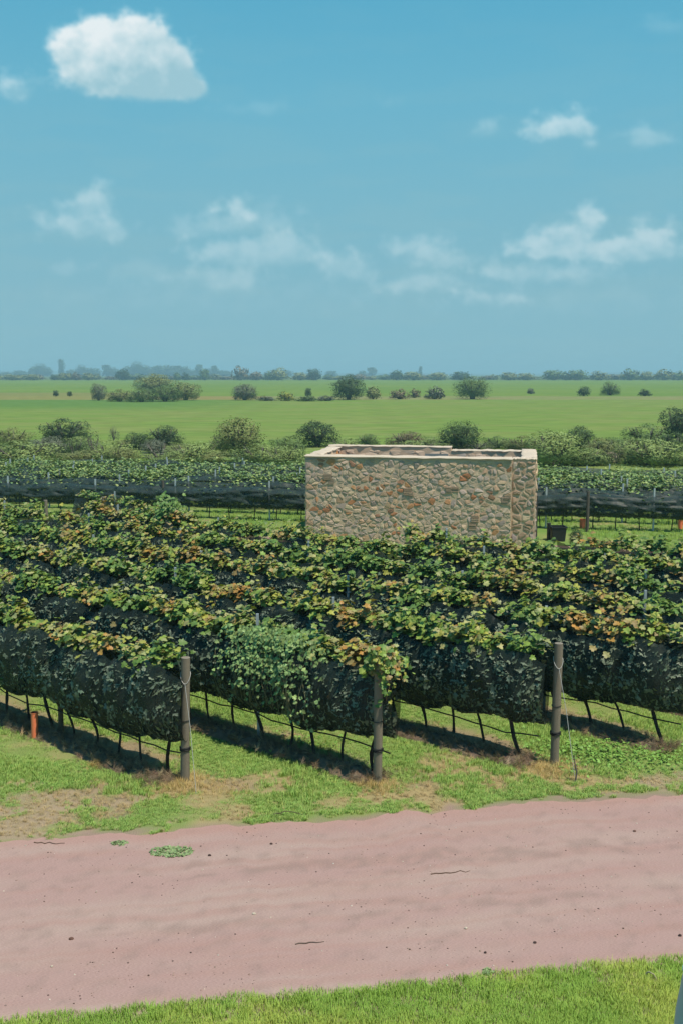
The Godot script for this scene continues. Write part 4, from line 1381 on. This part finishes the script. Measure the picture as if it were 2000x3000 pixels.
func build_small_things() -> void:
	# orange trunk guards
	for q in [[103, 2166, 0.058, 0.46, "orange plastic trunk guard tube standing under the leftmost vine row"], [1704, 1546, 0.11, 0.34, "small orange guard tube under the rear vineyard, right of the building"], [1990, 1549, 0.09, 0.32, "small orange guard tube at the right picture edge under the rear vineyard"]]:
		var s := Shape.new()
		var r: float = q[2]
		var out := []; var n := 14
		s.tube([Vector3(0, -0.05, 0), Vector3(0.01, q[3], 0)], [r, r], n, lin(0.80, 0.210, 0.095), false)
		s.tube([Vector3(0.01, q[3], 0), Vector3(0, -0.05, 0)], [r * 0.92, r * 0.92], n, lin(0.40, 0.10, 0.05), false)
		s.tube([Vector3(0.01, q[3] - 0.012, 0), Vector3(0.01, q[3] + 0.006, 0)], [r * 1.06, r * 1.06], n, lin(0.80, 0.210, 0.095), false)
		var o := part("trunk_guard", s.mesh(), M.plastic, self)
		o.position = W(ground(q[0], q[1]))
		tag(o, q[4], "tube")
	# dark planter box and stub post right of the building
	var o := thing("dark_crate", W(ground(1632, 1584)), "black open plastic crate standing in the grass right of the building", "crate")
	var s := Shape.new()
	for sd in 4:
		var a := PI * 0.5 * sd
		var X := Vector3(cos(a), 0, sin(a)); var Z := Vector3(-sin(a), 0, cos(a))
		var w0 := 0.22; var w1 := 0.26; var h := 0.50
		s.quad(X * -w0 + Z * w0, X * -w1 + Z * w1 + Vector3.UP * h, X * w1 + Z * w1 + Vector3.UP * h, X * w0 + Z * w0, lin(0.022, 0.024, 0.026))
		s.quad(X * (-w0 + .02) + Z * (w0 - .02), X * (w0 - .02) + Z * (w0 - .02), X * (w1 - .02) + Z * (w1 - .02) + Vector3.UP * h, X * (-w1 + .02) + Z * (w1 - .02) + Vector3.UP * h, lin(0.02, 0.02, 0.022))
	s.quad(Vector3(-0.21, 0.02, 0.21), Vector3(-0.21, 0.02, -0.21), Vector3(0.21, 0.02, -0.21), Vector3(0.21, 0.02, 0.21), lin(0.02, 0.02, 0.022))
	part("tub", s.mesh(), M.plastic, o)
	s = Shape.new()
	for sd in 4:
		var a := PI * 0.5 * sd
		var X := Vector3(cos(a), 0, sin(a)); var Z := Vector3(-sin(a), 0, cos(a))
		s.box(X * -0.28 + Z * 0.28 + Vector3.UP * 0.50, X * 0.535, Vector3.UP * 0.035, Z * -0.03, lin(0.026, 0.028, 0.03))
	part("rim", s.mesh(), M.plastic, o)
	o = thing("stub_post", W(ground(1605, 1584)), "short black stub post beside the black crate", "post")
	s = Shape.new()
	s.tube([Vector3(0, -0.1, 0), Vector3(0, 0.62, 0)], [0.065, 0.065], 12, lin(0.022, 0.022, 0.022))
	part("shaft", s.mesh(), M.plastic, o)
	s = Shape.new()
	s.tube([Vector3(0, 0.60, 0), Vector3(0, 0.65, 0)], [0.078, 0.07], 12, lin(0.03, 0.03, 0.03))
	part("cap", s.mesh(), M.plastic, o)
	# round dark shrub at the back of the front block
	bush(1684, 1600, 42, 54, "deep", 0, "round_bush", "small round dark clipped bush right of the black crate", "")
	# pale boulder in the scrub
	var st := part("boulder", lump(Vector3(0.85, 0.6, 0.6), lin(0.42, 0.36, 0.29), 4), M.stone, self)
	st.position = W(ground(1788, 1352), 0.1)
	tag(st, "pale boulder among bushes at the right of the scrub belt", "boulder")
	# vigorous upright vine shoots at the back left
	var at := ground(487, 1560)
	o = thing("tall_vine_shoots", W(Vector2(-5.0, 30.5)), "bright green upright vine shoots standing tall above the left rows, against the rear net", "vine shoots")
	var cp := Copies.new()
	s = Shape.new()
	for k in 16:
		var a := rng.randf() * TAU
		var d := Vector3(cos(a), 0, sin(a) * 0.7) * rng.randf_range(0.1, 0.42)
		var h := rng.randf_range(1.8, 2.55)
		var pts := [d * 0.15 + Vector3.UP * -0.05, d * 0.3 + Vector3.UP * h * 0.5, d + Vector3.UP * h]
		s.tube(pts, [0.018, 0.012, 0.005], 5, lin(0.10, 0.10, 0.05))
		for j in 46:
			var f := rng.randf_range(0.3, 1.0)
			var p: Vector3 = (pts[0] as Vector3).lerp(pts[2], f) + Vector3(rng.randfn(), rng.randfn(), rng.randfn()) * 0.09
			put_leaf(cp, p, Vector3(0, 0.7, 0.6), rng.randf_range(0.08, 0.14), jit(lin(0.12, 0.21, 0.05), 0.25))
	part("stems", s.mesh(), M.bark, o)
	many("foliage", cp.multi(M.leafmesh), M.leaf, o)
	# pale climbing weed over the side of the second row
	at = row_point(row_q[1], 0.0)
	var tv := ground(700, 2010, 1.25)
	var tmid := tv.dot(ROWDIR)
	o = thing("climbing_weed", W(row_point(row_q[1], tmid)), "pale green tangled climbing weed spilling over the netting of the second row", "climbing plant")
	cp = Copies.new()
	s = Shape.new()
	var E := Vector3(ROWDIR.x, 0, -ROWDIR.y)
	var C := Vector3(-ROWN.x, 0, ROWN.y)
	var sp2 := row_span(1)
	for k in 2100:
		var dt := rng.randfn(0.0, 0.55)
		var a := clampf(absf(rng.randfn(0.0, 0.17)) - 0.12, -0.12, 0.5)
		if a > 0.2 and rng.randf() < 0.4 + dt * 0.5: continue
		if absf(dt) > 1.25: continue
		var sh := net_shape(1, row_q[1], tmid + dt, sp2, maxf(a, 0.0))
		var p := E * dt + C * (sh.x * 1.06 + rng.randf_range(0.0, 0.10)) + Vector3.UP * (sh.y + rng.randf_range(0.0, 0.22) * (1.0 if a < 0.06 else 0.25))
		if a <= 0.0: p -= C * rng.randf_range(0.0, 0.5)
		put_leaf(cp, p, (C + Vector3.UP * 0.8).normalized(), rng.randf_range(0.035, 0.075), jit(lin(0.225, 0.325, 0.115), 0.35))
	for k in 26:
		var dt := rng.randfn(0.0, 0.5)
		var pts := []; var rad := []
		var side := rng.randf_range(-0.25, 0.25)
		for j in 7:
			var a := 0.02 + j * 0.05
			var sh := net_shape(1, row_q[1], tmid + dt, sp2, a)
			pts.append(E * (dt + side * j / 6.0 + fbm(noise_b, j * 1.3, k * 5.0) * 0.12) + C * (sh.x * 1.05 + 0.05) + Vector3.UP * sh.y); rad.append(0.005)
		s.tube(pts, rad, 4, lin(0.20, 0.20, 0.11))
	part("stems", s.mesh(), M.bark, o)
	many("foliage", cp.multi(M.leafmesh), M.leaf, o)
	# leafy shoot hanging over the middle end post
	var pp := ground(1105, 2294)
	o = thing("hanging_vine_shoot", W(pp), "yellow green vine shoot draped over the top of the middle end post", "vine shoot")
	cp = Copies.new()
	s = Shape.new()
	for k in 7:
		var d := Vector3(rng.randf_range(-0.15, 0.34), 0, rng.randf_range(-0.1, 0.28))
		var pts := [Vector3(-0.1, 1.72, -0.1), Vector3(d.x * 0.5, 1.98, d.z * 0.6), Vector3(d.x * 1.0, 1.85, d.z), Vector3(d.x * 1.2, 1.85 - rng.randf_range(0.15, 0.62), d.z * 1.15)]
		s.tube(pts, [0.008, 0.007, 0.006, 0.003], 5, lin(0.20, 0.14, 0.07))
		for j in 44:
			var f := rng.randf() * 2.99
			var p: Vector3 = (pts[int(f)] as Vector3).lerp(pts[int(f) + 1], f - int(f)) + Vector3(rng.randfn(), rng.randfn(), rng.randfn()) * 0.06
			put_leaf(cp, p, Vector3(0, 0.7, 0.6), rng.randf_range(0.05, 0.095), vine_colour(p.x * 3.0, p.z * 3.0 + k, 0.15))
	part("stems", s.mesh(), M.bark, o)
	many("foliage", cp.multi(M.leafmesh), M.leaf, o)
	# an exposed leafy shoot at the left end of the first row
	var p0 := ground(30, 1992, 0.8)
	o = thing("hanging_vine_shoot", W(p0), "yellow green leafy shoot hanging below the net at the left picture edge", "vine shoot")
	cp = Copies.new()
	s = Shape.new()
	s.tube([Vector3(-0.4, 0.9, -0.1), Vector3(0, 0.82, 0), Vector3(0.18, 0.80, 0.05)], [0.01, 0.008, 0.004], 5, lin(0.15, 0.11, 0.06))
	for j in 90:
		put_leaf(cp, Vector3(rng.randf_range(-0.5, 0.2), 0.8 + rng.randfn() * 0.06, rng.randfn() * 0.08), Vector3(0, 0.8, 0.5), rng.randf_range(0.07, 0.13), vine_colour(j * 0.2, 0, 0.3))
	part("stems", s.mesh(), M.bark, o)
	many("foliage", cp.multi(M.leafmesh), M.leaf, o)
	# road: sticks, weeds, stones
	stick("long_stick", 1260, 2564, 1376, 2556, 0.009, lin(0.13, 0.085, 0.06), "long thin brown stick lying across the right half of the dirt road")
	stick("short_stick", 866, 2771, 950, 2762, 0.008, lin(0.13, 0.10, 0.08), "short dark stick lying in the lower middle of the dirt road")
	stick("dead_branch", 800, 2392, 890, 2390, 0.008, lin(0.12, 0.09, 0.07), "dead branch lying on the upper road edge left of centre", 0.05)
	stick("dry_twig", 1890, 2862, 1922, 2874, 0.010, lin(0.42, 0.36, 0.25), "pale dry twig lying on the lawn at the lower right", 0.05)
	stick("thin_stick", 100, 2472, 190, 2475, 0.007, lin(0.15, 0.10, 0.07), "thin dark stick lying at the upper road edge on the left")
	o = thing("dead_stalk", W(ground(1684, 2288)), "grey dead stalk standing in dry grass right of the right post", "stalk")
	s = Shape.new()
	s.tube([Vector3(0.0, -0.03, 0), Vector3(0.015, 0.14, 0), Vector3(-0.02, 0.3, 0), Vector3(-0.03, 0.40, 0)], [0.016, 0.012, 0.009, 0.003], 6, lin(0.16, 0.14, 0.13))
	s.tube([Vector3(0.0, 0.17, 0), Vector3(-0.07, 0.2, 0.01)], [0.008, 0.003], 5, lin(0.16, 0.14, 0.13))
	part("stem", s.mesh(), M.bark, o)
	for q in [[503, 2499, 0.28, 0.10, 420, "flat green weed patch growing in the upper left of the dirt road"], [352, 2473, 0.10, 0.05, 80, "small green weed tuft at the upper road edge, left"], [1428, 2850, 0.06, 0.04, 60, "small leafy weed poking up at the lawn edge of the road"]]:
		var c := ground(q[0], q[1])
		cp = Copies.new()
		for k in q[4]:
			var r := sqrt(rng.randf())
			var a := rng.randf() * TAU
			put_leaf(cp, Vector3(cos(a) * r * q[2], rng.randf_range(0.01, 0.025), sin(a) * r * q[3] * 1.6), Vector3.UP, rng.randf_range(0.02, 0.04), jit(lin(0.22, 0.30, 0.13), 0.2))
		var mm := many("weed_patch", cp.multi(M.leafmesh), M.leaf, self)
		mm.position = W(c)
		tag(mm, q[5], "weeds")
	for q in [[615, 2510, 0.028, 0, "dark reddish stone below the road's upper edge, left of the other dark one"], [795, 2476, 0.026, 0, "dark reddish stone close to the road's upper edge"], [1363, 2724, 0.026, 1, "pale cream stone in the lower middle right of the road"], [745, 2682, 0.03, 1, "flat cream stone in the middle of the road"], [1565, 2766, 0.024, 0, "dark stone in the lower right of the road"], [1990, 2745, 0.026, 0, "dark stone at the right picture edge on the road"], [1857, 2439, 0.03, 2, "brown stone in the upper right of the road"], [210, 2755, 0.034, 2, "brown stone in the lower left of the road"], [1420, 2795, 0.02, 0, "tiny dark stone just above the lawn on the road"], [153, 2836, 0.018, 1, "tiny white stone in the lower left of the road"]]:
		var stn := part("stone", lump(Vector3(q[2] * 0.8, q[2] * 0.5, q[2] * 0.65), [lin(0.07, 0.045, 0.04), lin(0.55, 0.48, 0.38), lin(0.16, 0.09, 0.07)][q[3]], int(q[0])), M.stone, self)
		stn.position = W(ground(q[0], q[1]), 0.02)
		tag(stn, q[4], "stone")
	cp = Copies.new()
	var pebble := lump(Vector3(1, 0.7, 0.9), Color.WHITE, 77)
	for k in 2600:
		var v := rng.randf()
		var p := (road_c + (road_d - road_c).normalized() * rng.randf_range(-1.5, 9.0)).lerp(road_a + (road_b - road_a).normalized() * rng.randf_range(-1.5, 11.0), v)
		var near_e := (p - road_c).dot(Vector2(-(road_d - road_c).normalized().y, (road_d - road_c).normalized().x))
		if near_e < 0.08 or road_side(p) > -0.1: continue
		if fbm(noise_a, p.x, p.y * 2.0) < -0.05 and rng.randf() < 0.6: continue
		var r := 0.004 + pow(rng.randf(), 4.0) * 0.009
		var c := lin(0.30, 0.21, 0.18) if rng.randf() < 0.6 else (lin(0.12, 0.08, 0.07) if rng.randf() < 0.6 else lin(0.5, 0.43, 0.36))
		cp.put(W(p, 0.012), Vector3(r, 0, 0), Vector3(0, r, 0), Vector3(0, 0, r), jit(c, 0.2))
	tag(many("gravel", cp.multi(pebble), M.stone, self), "small loose gravel scattered over the dirt road", "gravel")
	# pale blue grey pole close to the viewpoint, cut off by the lower right corner
	o = thing("metal_pole", Vector3(1.142, 0, -3.0), "pale blue grey pole with tapered top, cut off by the lower right corner", "pole")
	s = Shape.new()
	s.tube([Vector3(0, -0.1, 0), Vector3(0, 3.7, 0), Vector3(0, 4.05, 0), Vector3(0, 4.32, 0)], [0.14, 0.14, 0.12, 0.084], 32, lin(0.30, 0.40, 0.44))
	part("shaft", s.mesh(), M.plastic, o)
	s = Shape.new()
	var ring := []; var rr := []
	for a in 33:
		var th := TAU * a / 32.0
		ring.append(Vector3(cos(th) * 0.101, 4.197, sin(th) * 0.101)); rr.append(0.004)
	s.tube(ring, rr, 6, lin(0.70, 0.78, 0.80), false)
	part("ring", s.mesh(), M.plastic, o)
